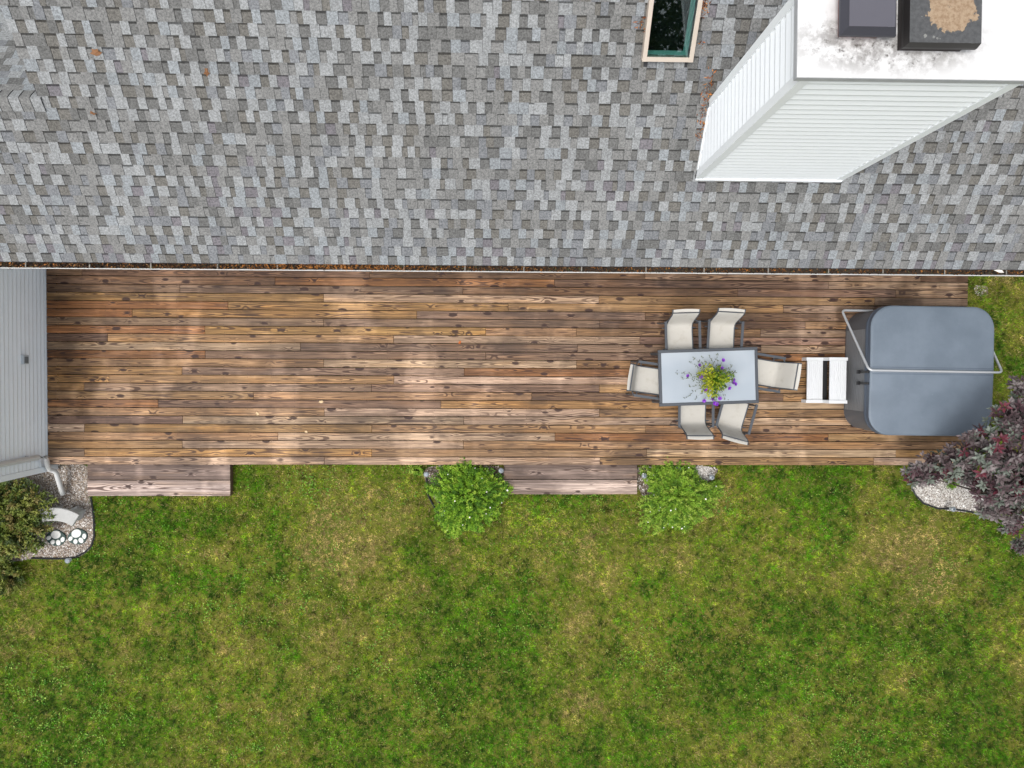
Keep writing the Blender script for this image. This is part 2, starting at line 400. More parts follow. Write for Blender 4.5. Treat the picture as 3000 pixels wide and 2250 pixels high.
def plank_tone(px, row):
    w = {'tan': 3, 'grey': 2, 'pale': 1.6, 'dark': .8, 'plum': 1.5, 'gold': 1.6, 'orange': .6}
    if px < 420: w.update(orange=4, gold=2.5, pale=.3)
    if row <= 3: w.update(dark=5, plum=2, pale=.0, orange=1.2, gold=.5, tan=1)
    elif row <= 8 and px > 1650: w.update(dark=3, grey=3, plum=2, pale=.4, gold=.2, orange=0)
    if row >= 18: w.update(pale=9, tan=4, dark=0, orange=.3, gold=1.5, plum=.6, grey=1)
    ks = list(w); return TONES[random.choices(ks, [w[q] for q in ks])[0]]
def plank(x0, x1, yc, z, width, tone, parent, thick=0.036):
    L = (x1-x0)/2; h = width/2
    m = MB().bevbox(-L, L, -h, h, -thick, 0, 0.004)
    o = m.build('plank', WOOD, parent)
    o.matrix_parent_inverse = Matrix.Translation(-parent.location)
    o.location = ((x0+x1)/2, yc, z + random.uniform(-.0015, .0015))
    j = random.uniform(.80, 1.24); c = lin(tone); o.color = (c[0]*j, c[1]*j*random.uniform(.97, 1.03), c[2]*j*random.uniform(.93, 1.07), 1)
    return o
GAP = 0.009
rows = 28
screws = MB()
for r in range(rows):
    yc = Y_DECK + (r + .5)*PITCH
    i = 23 - r                                     # index from the gutter side
    if i >= 0: js = [at(px, to_px((0, yc, DECK))[1], DECK).x for px in JOINTS[i]]
    else: js = [DECK_W + random.uniform(2, 4) + 4.9*q for q in range(3)]
    xs = [DECK_W] + [x for x in js if DECK_W + .3 < x < DECK_E - .3] + [DECK_E]
    for a, b in zip(xs[:-1], xs[1:]):
        plank(a + (.002 if a > DECK_W else 0), b - (.002 if b < DECK_E else random.uniform(0, .004)), yc, DECK, PITCH - GAP, plank_tone(to_px(((a+b)/2, yc, DECK))[0], max(i, 0) + 1), deck)
    x = DECK_W + .2
    while x < DECK_E:
        for e in (-.042, .042):
            cx, cy = x + random.uniform(-.008, .008), yc + e + random.uniform(-.006, .006)
            screws.add([(cx + .005*math.cos(q*math.pi/3), cy + .005*math.sin(q*math.pi/3), DECK + .0016) for q in range(6)], [(0,1,2,3,4,5)])
        x += 0.4064
tag(screws.build('deck_screws', mat_plain('rusty_screw', (52, 42, 36), .7), deck, world=True), kind='stuff')
ytop = Y_DECK + rows*PITCH
fr = MB()
fr.box(DECK_W, DECK_E - .02, Y_DECK + .012, Y_DECK + .05, 0.02, DECK - .037)
fr.build('rim_joist', RIMWOOD, deck, world=True)
MB().box(DECK_E - .058, DECK_E - .02, Y_DECK + .051, ytop, 0.02, DECK - .037).build('end_joist', RIMWOOD, deck, world=True)
x = DECK_W + .2; n = 0
while x < DECK_E - .1:
    MB().box(x - .019, x + .019, Y_DECK + .052, ytop, .06, DECK - .037).build('joist', RIMWOOD, deck, world=True); x += .4064

def wood_step(px0, px1, py1, label):
    zt = 0.175
    a = at(px0, 1410, zt); b = at(px1, 1410, zt); yb = at(px0, py1, zt).y; yt = Y_DECK - .004
    t = empty('wooden_step', ((a.x+b.x)/2, (yt+yb)/2, 0), label=label, cat='step', group='low wooden steps along the deck')
    w = (yt - yb)/2
    for q in range(2):
        random.random(); plank(a.x, b.x, yb + w*(q+.5), zt, w - .012, (186, 166, 152) if q == 0 else (132, 114, 104), t)
    for x in (a.x + .03, (a.x+b.x)/2, b.x - .03):
        MB().box(x - .019, x + .019, yb + .02, yt - .02, 0.0, zt - .037).build('stringer', RIMWOOD, t, world=True)
    MB().box(a.x + .012, b.x - .012, yb + .006, yb + .019, 0.01, zt - .037).build('riser', RIMWOOD, t, world=True)
    return a.x, b.x, yb
STEP1 = wood_step(256, 674, 1454, 'two-plank wooden step beside the downspout gravel bed')
STEP2 = wood_step(1476, 1867, 1449, 'two-plank wooden step between the two flowering green shrubs')

# ------------------------------------------------------------------ house: walls, roof, gutter
house = empty('house', (0, HOUSE_Y, 0), label='house with grey shingle roof, white chimney and pale siding', cat='house')
wall = MB().box(WALL_X - .1, HOUSE_E - .3, HOUSE_Y, HOUSE_Y + .2, 0, EAVE_Z + .1).build('main_wall', BLUEVINYL, house, world=True)
MB().box(HOUSE_W, HOUSE_E, EAVE_Y + .03, HOUSE_Y, EAVE_Z - .13, EAVE_Z - .11).build('soffit', TRIM, house, world=True)
MB().box(HOUSE_W, HOUSE_E, EAVE_Y + .03, EAVE_Y + .05, EAVE_Z - .109, EAVE_Z - .012).build('fascia', TRIM, house, world=True)

S_TOP = 6.6
# chimney footprint is needed before the shingles
c1x, c1s = on_roof(2040, 521); c2x, c2s = on_roof(2462, 526)
CH_X0, CH_X1 = c1x, c2x
CH_Y0 = (roof(0, c1s).y + roof(0, c2s).y)/2; CH_ZB = EAVE_Z + (CH_Y0-EAVE_Y)*math.tan(SLOPE)
CH_Y1 = CH_Y0 + 0.80
CH_TOP = 6.74
sl0 = on_roof(1881, 180, .09); sl1 = on_roof(2030, 180, .09)
SK_X0, SK_X1, SK_S0 = sl0[0], sl1[0], sl0[1]; SK_S1 = SK_S0 + 1.18

RX, RS = on_roof(112, 290)                        # where the lower ridge at left dies into the main slope
ridge_c = roof(0, S_TOP)
roof_o = MB()
hx0, hx1, hs0, hs1 = SK_X0 + .05, SK_X1 - .05, SK_S0 + .05, SK_S1 - .05
for (xa, xb, sa, sb) in ((RX, hx0, -.01, S_TOP), (hx1, HOUSE_E, -.01, S_TOP), (hx0, hx1, -.01, hs0), (hx0, hx1, hs1, S_TOP)):
    p = [roof(xa, sa, -.004), roof(xb, sa, -.004), roof(xb, sb, -.004), roof(xa, sb, -.004)]
    q = [v - Vector((0, 0, .05)) for v in p]
    roof_o.add(p + q, [(0,1,2,3),(7,6,5,4),(0,4,5,1),(3,7,6,2)])
p = [roof(HOUSE_W, -.01, -.004), roof(RX, -.01, -.004), roof(RX, RS, -.004), roof(HOUSE_W, RS, -.004)]
q = [v - Vector((0, 0, .05)) for v in p]
roof_o.add(p + q, [(0,1,2,3),(7,6,5,4),(0,4,5,1),(3,7,4,0)])
back = [ridge_c + Vector((RX, 0, 0)), ridge_c + Vector((HOUSE_E, 0, 0)), ridge_c + Vector((HOUSE_E, 5, -3.6)), ridge_c + Vector((RX, 5, -3.6))]
roof_o.add(back, [(0,1,2,3)])
lr = roof(0, RS)
NS = 4.2
nb = lambda x, s, h=0: Vector((x, lr.y + s*CS + h*SN, lr.z - s*SN + h*CS))
roof_o.add([nb(HOUSE_W, 0, -.004), nb(RX, 0, -.004), nb(RX, NS, -.004), nb(HOUSE_W, NS, -.004)], [(0,1,2,3)])
# gable wall closing the tall roof above the lower one
roof_ob = roof_o.build('roof', FELT, house, world=True)
MB().add([roof(RX+.02, RS, -.06), roof(RX+.02, S_TOP, -.06), nb(RX+.02, NS, -.2), Vector((RX+.02, lr.y+.2, lr.z-3))], [(0,1,2,3)]).build('gable_wall', BLUEVINYL, house, world=True)

SH = {'light': (135, 137, 138), 'bluelight': (130, 134, 137), 'mid': (117, 117, 116), 'midblue': (114, 116, 119), 'dark': (100, 100, 99), 'brown': (102, 100, 96), 'plum': (108, 105, 109)}
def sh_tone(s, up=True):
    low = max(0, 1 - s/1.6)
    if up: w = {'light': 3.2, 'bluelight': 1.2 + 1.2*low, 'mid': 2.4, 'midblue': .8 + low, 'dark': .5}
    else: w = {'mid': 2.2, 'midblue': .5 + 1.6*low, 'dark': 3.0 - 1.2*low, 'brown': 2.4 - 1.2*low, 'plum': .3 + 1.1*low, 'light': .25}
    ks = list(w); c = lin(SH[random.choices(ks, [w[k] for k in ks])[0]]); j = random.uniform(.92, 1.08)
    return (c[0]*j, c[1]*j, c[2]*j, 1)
BUTT = lin(40, 40, 41)
tabs = []
for n in range(int(S_TOP/PITCH)):
    s0 = n*PITCH; s1 = s0 + PITCH
    x = HOUSE_W - random.random()*.2
    up = False
    while x < HOUSE_E:
        up = not up if random.random() < .93 else up
        w = random.choice((.10, .11, .12, .13, .14, .16) if up else (.07, .09, .11, .13, .16)) * random.uniform(.90, 1.06)
        xa, xb = max(x, HOUSE_W), min(x + w, HOUSE_E); x += w
        if xb - xa < .02: continue
        xm = (xa+xb)/2
        if xm < RX and s1 > RS: continue
        if CH_X0 + .02 < xa and xb < CH_X1 - .02 and CH_Y0 + .02 < roof(0, s0).y and roof(0, s1).y < CH_Y1 - .02: continue
        if SK_X0 + .02 < xa and xb < SK_X1 - .02 and s0 > SK_S0 - .08 and s1 < SK_S1 + .08: continue
        if s0 < SK_S1 - .02 and s1 > SK_S0 + .02 and xb > SK_X0 + .03 and xa < SK_X1 - .03:
            if xa < SK_X0 + .03: xb = min(xb, SK_X0 + .04)
            elif xb > SK_X1 - .03: xa = max(xa, SK_X1 - .04)
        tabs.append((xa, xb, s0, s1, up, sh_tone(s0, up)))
def add_tab(m, xa, xb, s0, s1, up, tone):
    t = .0135 if up else .008
    e = 0.0015
    jit = random.uniform(-.0012, .0012)
    s0 = s0 + jit
    sh = s1 - (0 if up else random.choice((.018, .023, .028)))
    h = lambda s: t - .0068*(s - s0)/PITCH
    V = [roof(xa+e, s0, 0), roof(xb-e, s0, 0), roof(xa+e, s0, t), roof(xb-e, s0, t), roof(xa+e, sh, h(sh)), roof(xb-e, sh, h(sh)),
         roof(xa+e, s1+.012, h(s1)-.001), roof(xb-e, s1+.012, h(s1)-.001), roof(xa+e, s1, 0), roof(xb-e, s1, 0)]
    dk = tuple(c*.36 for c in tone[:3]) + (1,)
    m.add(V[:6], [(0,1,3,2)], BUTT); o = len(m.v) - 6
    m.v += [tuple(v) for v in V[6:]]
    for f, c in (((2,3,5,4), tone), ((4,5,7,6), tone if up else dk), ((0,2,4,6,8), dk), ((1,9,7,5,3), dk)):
        m.f.append(tuple(i+o for i in f)); m.c.append(c)
def tab_area(tb):
    c = roof((tb[0]+tb[1])/2, (tb[2]+tb[3])/2)
    px, py = to_px(c)
    if not (10 < px < 2990 and 14 < py < 775): return 0
    if CH_X0 - .05 < c.x < 9 and c.y > CH_Y0 + .3 and px > 2060 and py < 520 - (px-2460)*.5 and px > 2040: return 0
    a, b = to_px(roof(tb[0], tb[2])), to_px(roof(tb[1], tb[3]))
    return abs(a[0]-b[0])*abs(a[1]-b[1])
order = sorted(range(len(tabs)), key=lambda i: -tab_area(tabs[i]))
single = set(order[:300])
field = MB()
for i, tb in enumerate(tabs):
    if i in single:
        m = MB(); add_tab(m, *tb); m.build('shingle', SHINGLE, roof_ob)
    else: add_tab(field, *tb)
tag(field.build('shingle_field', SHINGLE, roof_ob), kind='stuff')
# lower ridge at the left edge: cap shingles and the slope behind it
lowf = MB()
for n in range(int(NS/PITCH)):
    x = HOUSE_W
    while x < RX + .02:
        w = random.uniform(.1, .2); xa, xb = x, min(x+w, RX + .03); x += w; tn = sh_tone(1.2)
        s0 = n*PITCH
        lowf.add([nb(xa+.001, s0, .004), nb(xb-.001, s0, .004), nb(xb-.001, s0+PITCH, .011), nb(xa+.001, s0+PITCH, .011)], [(0,1,2,3)], tn)
        lowf.add([nb(xa+.001, s0+PITCH, .011), nb(xb-.001, s0+PITCH, .011), nb(xb-.001, s0+PITCH, 0), nb(xa+.001, s0+PITCH, 0)], [(0,1,2,3)], BUTT)
tag(lowf.build('rear_slope_shingles', SHINGLE, roof_ob), kind='stuff')
x = RX + .02; n = 0
while x > HOUSE_W + .2:
    m = MB(); hw = .15; tn = lin(SH['light' if n % 2 == 0 else 'mid'])
    prof = [(-hw, .010), (-.05, .022), (0, .030), (.05, .022), (hw, .010)]
    vs = []
    for (xx, lift) in ((x + .03, 0.012), (x - .15, .0)):
        for d, h in prof:
            b = roof(xx, RS + d, h + lift) if d <= 0 else nb(xx, d, h + lift)
            if d == 0: b = Vector((xx, lr.y, lr.z + h + lift))
            vs.append(b)
    m.add(vs, [(i+5, i, i+1, i+6) for i in range(4)], tn)
    vs2 = [vs[i] for i in range(5)] + [vs[i] - Vector((0, 0, .014)) for i in range(5)]
    m.add(vs2, [(i, i+5, i+6, i+1) for i in range(4)], BUTT)
    m.build('ridge_cap_shingle', SHINGLE, roof_ob); x -= .135; n += 1
# ridge of the tall roof (above the frame)
m = MB()
for sg in (1,):
    a = roof(RX, S_TOP - .16, .02); b = roof(HOUSE_E, S_TOP - .16, .02)
    m.add([a, b, ridge_c + Vector((HOUSE_E, 0, .03)), ridge_c + Vector((RX, 0, .03))], [(0,1,2,3)], lin(SH['mid']))
    m.add([ridge_c + Vector((RX, 0, .03)), ridge_c + Vector((HOUSE_E, 0, .03)), ridge_c + Vector((HOUSE_E, .15, -.09)), ridge_c + Vector((RX, .15, -.09))], [(0,1,2,3)], lin(SH['mid']))
m.build('ridge_cap', SHINGLE, roof_ob)

# gutter
G_LIP = at(1450, 797.5, EAVE_Z - .03).y
gz = EAVE_Z - .03
gut = MB()
prof = [(EAVE_Y + .028, gz + .01), (EAVE_Y + .028, gz - .10), (G_LIP + .05, gz - .10), (G_LIP + .012, gz - .06), (G_LIP + .004, gz - .012), (G_LIP, gz), (G_LIP + .003, gz + .004), (G_LIP + .011, gz + .004), (G_LIP + .011, gz - .008),
        (G_LIP + .010, gz - .05), (G_LIP + .052, gz - .096), (EAVE_Y + .024, gz - .096), (EAVE_Y + .024, gz + .01)]
n = len(prof)
gut.add([(HOUSE_W, y, z) for y, z in prof] + [(HOUSE_E, y, z) for y, z in prof], [(i, i+n, (i+1) % n + n, (i+1) % n) for i in range(n)] + [tuple(range(n)), tuple(range(2*n-1, n-1, -1))])
HANGER = mat_plain('dull_hanger', (126, 122, 114), .6, .2, .15)
gut_o = gut.build('gutter', GUTTER, house, world=True)
MB().box(HOUSE_W + .01, HOUSE_E - .01, G_LIP + .03, EAVE_Y + .022, gz - .094, gz - .07).build('sediment', mat_plain('gutter_dirt', (58, 50, 42), .95, 0, .4, 6, 60), gut_o)
x = at(93, 770, gz).x - 0.9*8
while x < HOUSE_E - .2:
    xx = x + random.uniform(-.05, .05)
    MB().box(xx - .009, xx + .009, G_LIP + .02, EAVE_Y + .026, gz - .022, gz - .018).build('gutter_hanger', HANGER, gut_o); x += .89
# leaf litter lying in the gutter
NL = 9000
gx = rng.uniform(-9.5, 10, NL); dens = np.where(gx < 1.2, 1.0, np.where(gx < 4.2, .55, .4)); keep = rng.random(NL) < dens; gx = gx[keep]; NL = len(gx)
heap = np.exp(-((gx + 2.4)/1.1)**2)
gy = rng.uniform(G_LIP + .03, EAVE_Y + .02, NL); gzv = gz - .062 + rng.random(NL)*(.02 + .05*heap + .02*(gx < 2))
base = np.array([lin(92, 62, 38)[:3], lin(60, 44, 34)[:3], lin(150, 98, 48)[:3], lin(44, 36, 30)[:3], lin(120, 92, 62)[:3], lin(74, 74, 48)[:3]])
pick = rng.choice(6, NL, p=[.22, .26, .12, .24, .1, .06]); hot = rng.random(NL) < heap*.65; pick[hot] = 2
tn = base[pick]*rng.uniform(.6, 1.3, (NL, 1))
D = rng.normal(size=(NL, 3))*[1, 1, .3]; N = rng.normal(size=(NL, 3))*.5 + [0, 0, 1]
me = leaf_mesh('gutter_leaf_litter', np.stack([gx, gy, gzv], 1), D, N, rng.uniform(.02, .055, NL), rng.uniform(.008, .026, NL), tn, DRY)
tag(link('gutter_leaf_litter', me), 'brown fallen leaf litter filling the white roof gutter', 'leaf litter', kind='stuff')

# ------------------------------------------------------------------ chimney chase
ch = MB().box(CH_X0 + .02, CH_X1 - .02, CH_Y0 + .02, CH_Y1 - .02, CH_ZB - .3, CH_TOP - .05).build('chimney', WHITE, house, world=True)
EXP = .127; cw = .075
def course_mesh(L):
    """one lap of siding along +x, facing -y, its foot proud"""
    m = MB()
    pr = [(-.001, 0), (-.026, 0), (-.031, .026), (-.006, EXP + .010), (.004, EXP + .010)]
    k = len(pr)
    m.add([(0, y, z) for y, z in pr] + [(L, y, z) for y, z in pr], [(i, i+k, (i+1) % k + k, (i+1) % k) for i in range(k)] + [tuple(range(k-1, -1, -1)), tuple(range(k, 2*k))])
    return m.mesh('siding_course', WHITE)
nC = int((CH_TOP - .03 - CH_ZB)/EXP) + 1
mf = course_mesh(CH_X1 - CH_X0 - 2*cw); ms = course_mesh(CH_Y1 - CH_Y0 - 2*cw)
for i in range(nC + 6):
    z = CH_ZB + .03 + i*EXP
    if z + EXP > CH_TOP - .03: break
    o = link('siding_course', mf, ch); o.location = (CH_X0 + cw, CH_Y0 + .019, z)
    o = link('siding_course', ms, ch); o.location = (CH_X0 + .019, CH_Y1 - cw, z); o.rotation_euler = (0, 0, -math.pi/2)
    o = link('siding_course', ms, ch); o.location = (CH_X1 - .019, CH_Y0 + cw, z); o.rotation_euler = (0, 0, math.pi/2)
for (cx, sx) in ((CH_X0, 1), (CH_X1, -1)):
    for (cy, sy) in ((CH_Y0, 1), (CH_Y1, -1)):
        zb = CH_ZB - .25
        x0, x1 = sorted((cx - .020*sx, cx + cw*sx)); y0, y1 = sorted((cy - .020*sy, cy + .018*sy))
        m = MB().box(x0, x1, y0, y1, zb, CH_TOP - .03)
        x0, x1 = sorted((cx - .020*sx, cx + .018*sx)); y0, y1 = sorted((cy + .018*sy, cy + cw*sy))
        m.box(x0, x1, y0, y1, zb, CH_TOP - .03).build('corner_trim', TRIM, ch)
# flashing at the foot
m = MB().box(CH_X0 - .012, CH_X1 + .012, CH_Y0 - .035, CH_Y0 - .005, CH_ZB - .05, CH_ZB + .022); m.build('flashing', TRIM, ch)
for xx, sg in ((CH_X0, -1), (CH_X1, 1)):
    s_a = (CH_Y0 - EAVE_Y)/CS; s_b = (CH_Y1 - EAVE_Y)/CS
    a, b = xx + sg*.005, xx + sg*.02
    x0, x1 = min(a, b), max(a, b)
    M4 = [roof(x0, s_a, .0), roof(x1, s_a, .0), roof(x1, s_b, 0), roof(x0, s_b, 0), roof(x0, s_a, .045), roof(x1, s_a, .045), roof(x1, s_b, .045), roof(x0, s_b, .045)]
    MB().add(M4, [(3,2,1,0),(4,5,6,7),(0,1,5,4),(1,2,6,5),(2,3,7,6),(3,0,4,7)]).build('step_flashing', TRIM, ch)
# cap pan with grime around the flues
FL1 = (at(2458, 60, CH_TOP + .12).x, at(2622, 60, CH_TOP + .12).x, at(2500, 107, CH_TOP + .12).y)
FL2 = (at(2646, 60, CH_TOP + .12).x, at(2862, 60, CH_TOP + .12).x, at(2700, 141, CH_TOP + .12).y)
def mat_cap():
    k = NT('stained_white_cap'); p = k.pos(); s = k.sep(p)
    dx = k.M('DIVIDE', k.M('SUBTRACT', s[0], (FL1[0]+FL2[1])/2 - .12), .78); dy = k.M('DIVIDE', k.M('SUBTRACT', s[1], FL1[2] + .02), .26)
    d = k.M('SQRT', k.M('ADD', k.M('MULTIPLY', dx, dx), k.M('MULTIPLY', dy, dy)))
    n = k.noise(p, 7.0, 6.0, 0.7); n2 = k.noise(p, 16.0, 5.0, 0.75)
    near = k.sm(d, 1.5, .5)
    grime = k.M('MULTIPLY', near, k.sm(n, .42, .62)); soot = k.M('MULTIPLY', k.sm(d, 1.15, .6), k.sm(n2, .54, .68))
    col = k.mix(k.M('MULTIPLY', grime, .7), lin(206, 206, 206), lin(104, 100, 96))
    col = k.mix(k.M('MULTIPLY', soot, .85), col, lin(62, 55, 50))
    return k.bsdf(col, .55, 0, None, .35)
CX, CY = .085, .03
cap = MB().bevbox(CH_X0 - CX, CH_X1 + CX, CH_Y0 - CY, CH_Y1 + CY, CH_TOP - .045, CH_TOP, .004)
cap.build('chimney_cap', mat_cap(), ch)
m = MB()
for (x0, x1, y0, y1) in ((CH_X0-CX-.004, CH_X1+CX+.004, CH_Y0-CY-.004, CH_Y0-CY-.001), (CH_X0-CX-.004, CH_X0-CX-.001, CH_Y0-CY, CH_Y1+CY), (CH_X1+CX+.001, CH_X1+CX+.004, CH_Y0-CY, CH_Y1+CY), (CH_X0-CX-.004, CH_X1+CX+.004, CH_Y1+CY+.001, CH_Y1+CY+.004)):
    m.box(x0, x1, y0, y1, CH_TOP - .075, CH_TOP - .006)
m.build('drip_edge', mat_plain('grey_drip_edge', (176, 178, 182), .5, .2, .15, 8, 60), ch)
# two flue hoods
def rust_mat():
    k = NT('peeling_black_hood'); p = k.pos(); s = k.sep(p)
    cx = (FL2[0]+FL2[1])/2 + .04; cy = FL2[2] + .33
    dx = k.M('DIVIDE', k.M('SUBTRACT', s[0], cx), .22); dy = k.M('DIVIDE', k.M('SUBTRACT', s[1], cy), .24)
    d = k.M('SQRT', k.M('ADD', k.M('MULTIPLY', dx, dx), k.M('MULTIPLY', dy, dy)))
    ring = k.M('ABSOLUTE', k.M('SUBTRACT', d, .55))
    n = k.noise(p, 9.0, 4.0, .6); n2 = k.noise(p, 30.0, 4.0, .7)
    f = k.sm(k.M('ADD', ring, k.M('MULTIPLY', k.M('SUBTRACT', n, .5), 1.5)), .42, .36)
    col = k.mix(k.sm(n2, .3, .7), lin(66, 67, 68), lin(84, 85, 86))
    col = k.mix(k.sm(k.noise(p, 14.0, 3.0), .66, .72, 0, .6), col, lin(150, 150, 145))
    col = k.mix(f, col, k.mix(k.sm(n2, .35, .7), lin(158, 138, 114), lin(132, 108, 84)))
    return k.bsdf(col, .45, .1, None, .45)
HOOD = mat_plain('purple_grey_hood', (92, 91, 99), .45, .25, .05)
HOODSIDE = mat_plain('dark_hood_edge', (62, 62, 70), .45, .2, .08)
RUST = rust_mat()
def hood(name, x0, x1, y0, L, zt, top, side, lip, parent, box_mat, inset):
    """hood: top plate with sloping skirt, standing on a flue stub"""
    y1 = y0 + L; e = lip
    a = [(x0, y0, zt - .07), (x1, y0, zt - .07), (x1, y1, zt - .07), (x0, y1, zt - .07)]
    b = [(x0+e, y0+e, zt), (x1-e, y0+e, zt), (x1-e, y1-e, zt), (x0+e, y1-e, zt)]
    lo = [(p[0], p[1], zt - .10) for p in a]
    h = MB().add(b, [(0,1,2,3)]).build(name, top, parent)
    MB().add(a + b + lo, [(0,1,5,4),(1,2,6,5),(2,3,7,6),(3,0,4,7),(8,9,1,0),(9,10,2,1),(10,11,3,2),(11,8,0,3)]).build('hood_skirt', side, h) if False else None
    m = MB().add(a + [(p[0], p[1], p[2] - .001) for p in b] + lo, [(0,1,5,4),(1,2,6,5),(2,3,7,6),(3,0,4,7),(8,9,1,0),(9,10,2,1),(10,11,3,2),(11,8,0,3)])
    m.build('hood_skirt', side, parent)
    i = inset
    MB().box(x0 + i[0], x1 - i[1], y0 + i[2], y1 - i[3], CH_TOP - .01, zt - .05).build('flue_stub', box_mat, parent)
hood('flue_hood', FL1[0], FL1[1], FL1[2], .52, CH_TOP + .21, HOOD, HOODSIDE, .045, ch, mat_plain('clay_flue', (140, 74, 48), .8, 0, .15, 12, 60), (.05, .09, .05, .05))
hood('flue_hood', FL2[0], FL2[1], FL2[2], .58, CH_TOP + .20, RUST, mat_plain('black_hood_edge', (44, 42, 42), .45, .2, .1), .012, ch, mat_plain('black_flue_box', (40, 34, 34), .6, .1, .15), (.02, .07, .03, .06))

# ------------------------------------------------------------------ skylight
SKF = mat_plain('tan_skylight_frame', (188, 176, 163), .45, .1, .06)
sk = empty('skylight', roof(SK_X0, SK_S0), parent=None) if False else None
fw = .052; hz = .10
def rbox(m, x0, x1, s0, s1, h0, h1):
    m.add([roof(x0,s0,h0), roof(x1,s0,h0), roof(x1,s1,h0), roof(x0,s1,h0), roof(x0,s0,h1), roof(x1,s0,h1), roof(x1,s1,h1), roof(x0,s1,h1)],
          [(3,2,1,0),(4,5,6,7),(0,1,5,4),(1,2,6,5),(2,3,7,6),(3,0,4,7)]); return m
m = MB()
rbox(m, SK_X0, SK_X0 + fw, SK_S0, SK_S1, -.02, hz); rbox(m, SK_X1 - fw, SK_X1, SK_S0, SK_S1, -.02, hz)
rbox(m, SK_X0 + fw, SK_X1 - fw, SK_S0, SK_S0 + fw, -.02, hz - .003); rbox(m, SK_X0 + fw, SK_X1 - fw, SK_S1 - fw, SK_S1, -.02, hz - .003)
sky_o = m.build('skylight', SKF, house, world=True)
def mat_pane():
    k = NT('skylight_glass')
    t = k.n('ShaderNodeBsdfTransparent', {0: lin(232, 248, 246)}).outputs[0]
    gl = k.n('ShaderNodeBsdfGlossy', {'Color': (1, 1, 1, 1), 'Roughness': 0.01}).outputs[0]
    fz = k.n('ShaderNodeFresnel', {'IOR': 1.65}).outputs[0]
    mx = k.n('ShaderNodeMixShader', {0: fz, 1: t, 2: gl}).outputs[0]
    k.t.links.new(mx, k.out.inputs[0]); return k.m
rbox(MB(), SK_X0 + fw, SK_X1 - fw, SK_S0 + fw, SK_S1 - fw, hz - .022, hz - .016).build('pane', mat_pane(), sky_o)
# light shaft below the pane, its walls painted teal, dark room beneath
x0, x1, s0, s1 = SK_X0 + fw, SK_X1 - fw, SK_S0 + fw, SK_S1 - fw
m = MB(); hb = -.26
V = [roof(x0,s0,-.03), roof(x1,s0,-.03), roof(x1,s1,-.03), roof(x0,s1,-.03), roof(x0,s0,hb), roof(x1,s0,hb), roof(x1,s1,hb), roof(x0,s1,hb)]
V = [roof(x0,s0,hz-.03), roof(x1,s0,hz-.03), roof(x1,s1,hz-.03), roof(x0,s1,hz-.03)] + V[4:]
m.add(V, [(0,1,5,4),(1,2,6,5),(2,3,7,6),(3,0,4,7)]).build('light_shaft', mat_plain('teal_shaft', (150, 198, 192), .7, 0, .1), sky_o)
hb2 = -1.6
m = MB(); o_ = .25
V = [roof(x0-o_,s0-o_,hb), roof(x1+o_,s0-o_,hb), roof(x1+o_,s1+o_,hb), roof(x0-o_,s1+o_,hb), roof(x0-o_,s0-o_,hb2), roof(x1+o_,s0-o_,hb2), roof(x1+o_,s1+o_,hb2), roof(x0-o_,s1+o_,hb2)]
m.add(V, [(4,5,6,7),(0,1,5,4),(1,2,6,5),(2,3,7,6),(3,0,4,7)]).build('room_below', mat_plain('dim_room', (12, 18, 18), .9, 0, .3), sky_o)

# ------------------------------------------------------------------ west wing wall
WT = 2.42
wing = MB().box(WALL_X - 6, WALL_X - .02, WING_S + .02, HOUSE_Y + .1, 0, WT).build('wing_wall', BLUEVINYL, house, world=True)
E4 = .1016
def course2(L):
    m = MB(); pr = [(-.001, 0), (-.020, 0), (-.026, .024), (-.006, E4 + .008), (.004, E4 + .008)]; k = len(pr)
    m.add([(0, y, z) for y, z in pr] + [(L, y, z) for y, z in pr], [(i, i+k, (i+1) % k + k, (i+1) % k) for i in range(k)] + [tuple(range(k-1, -1, -1)), tuple(range(k, 2*k))])
    return m.mesh('siding_course', BLUEVINYL)
mw = course2(HOUSE_Y + .05 - WING_S - .09)
z = .06
while z + E4 < WT:
    o = link('siding_course', mw, wing); o.location = (WALL_X - .019, WING_S + .09, z); o.rotation_euler = (0, 0, math.pi/2); z += E4
mw2 = course2(HOUSE_E - .32 - WALL_X - .02); z = DECK + .02
while z + E4 < EAVE_Z - .14:
    o = link('siding_course', mw2, wall); o.location = (WALL_X + .02, HOUSE_Y - .001, z); z += E4
m = MB().box(WALL_X - .02, WALL_X + .014, WING_S - .006, WING_S + .088, .03, WT).box(WALL_X - .09, WALL_X - .021, WING_S - .006, WING_S + .018, .03, WT)
m.build('corner_trim', BLUEVINYL, wing)
MB().box(WALL_X - 6, WALL_X - .03, WING_S + .0, WING_S + .03, 0, .1).build('foundation', CONCRETE, wing)
# wing roof (left of the frame)
m = MB(); ov = .14
ex, ez = WALL_X + ov, WT + .06; mid = WALL_X - 3; rz_ = ez + (ex - mid)*.6
for (xa, za, xb, zb) in ((ex, ez, mid, rz_), (WALL_X - 6 - ov, ez, mid, rz_)):
    m.add([(xa, WING_S - .25, za), (xa, HOUSE_Y - .6, za), (xb, HOUSE_Y + 2, zb), (xb, WING_S - .25, zb)] + [(xa, WING_S - .25, za - .1), (xa, HOUSE_Y - .6, za - .1), (xb, HOUSE_Y + 2, zb - .1), (xb, WING_S - .25, zb - .1)],
          [(0,1,2,3),(7,6,5,4),(0,4,5,1),(1,5,6,2),(2,6,7,3),(3,7,4,0)], lin(SH['mid']))
m.build('wing_roof', SHINGLE, house, world=True)
MB().add([(ex - .02, WING_S, WT), (mid, WING_S, rz_ - .1), (WALL_X - 6 - ov + .02, WING_S, WT)], [(0,1,2)]).build('wing_gable', BLUEVINYL, house, world=True)
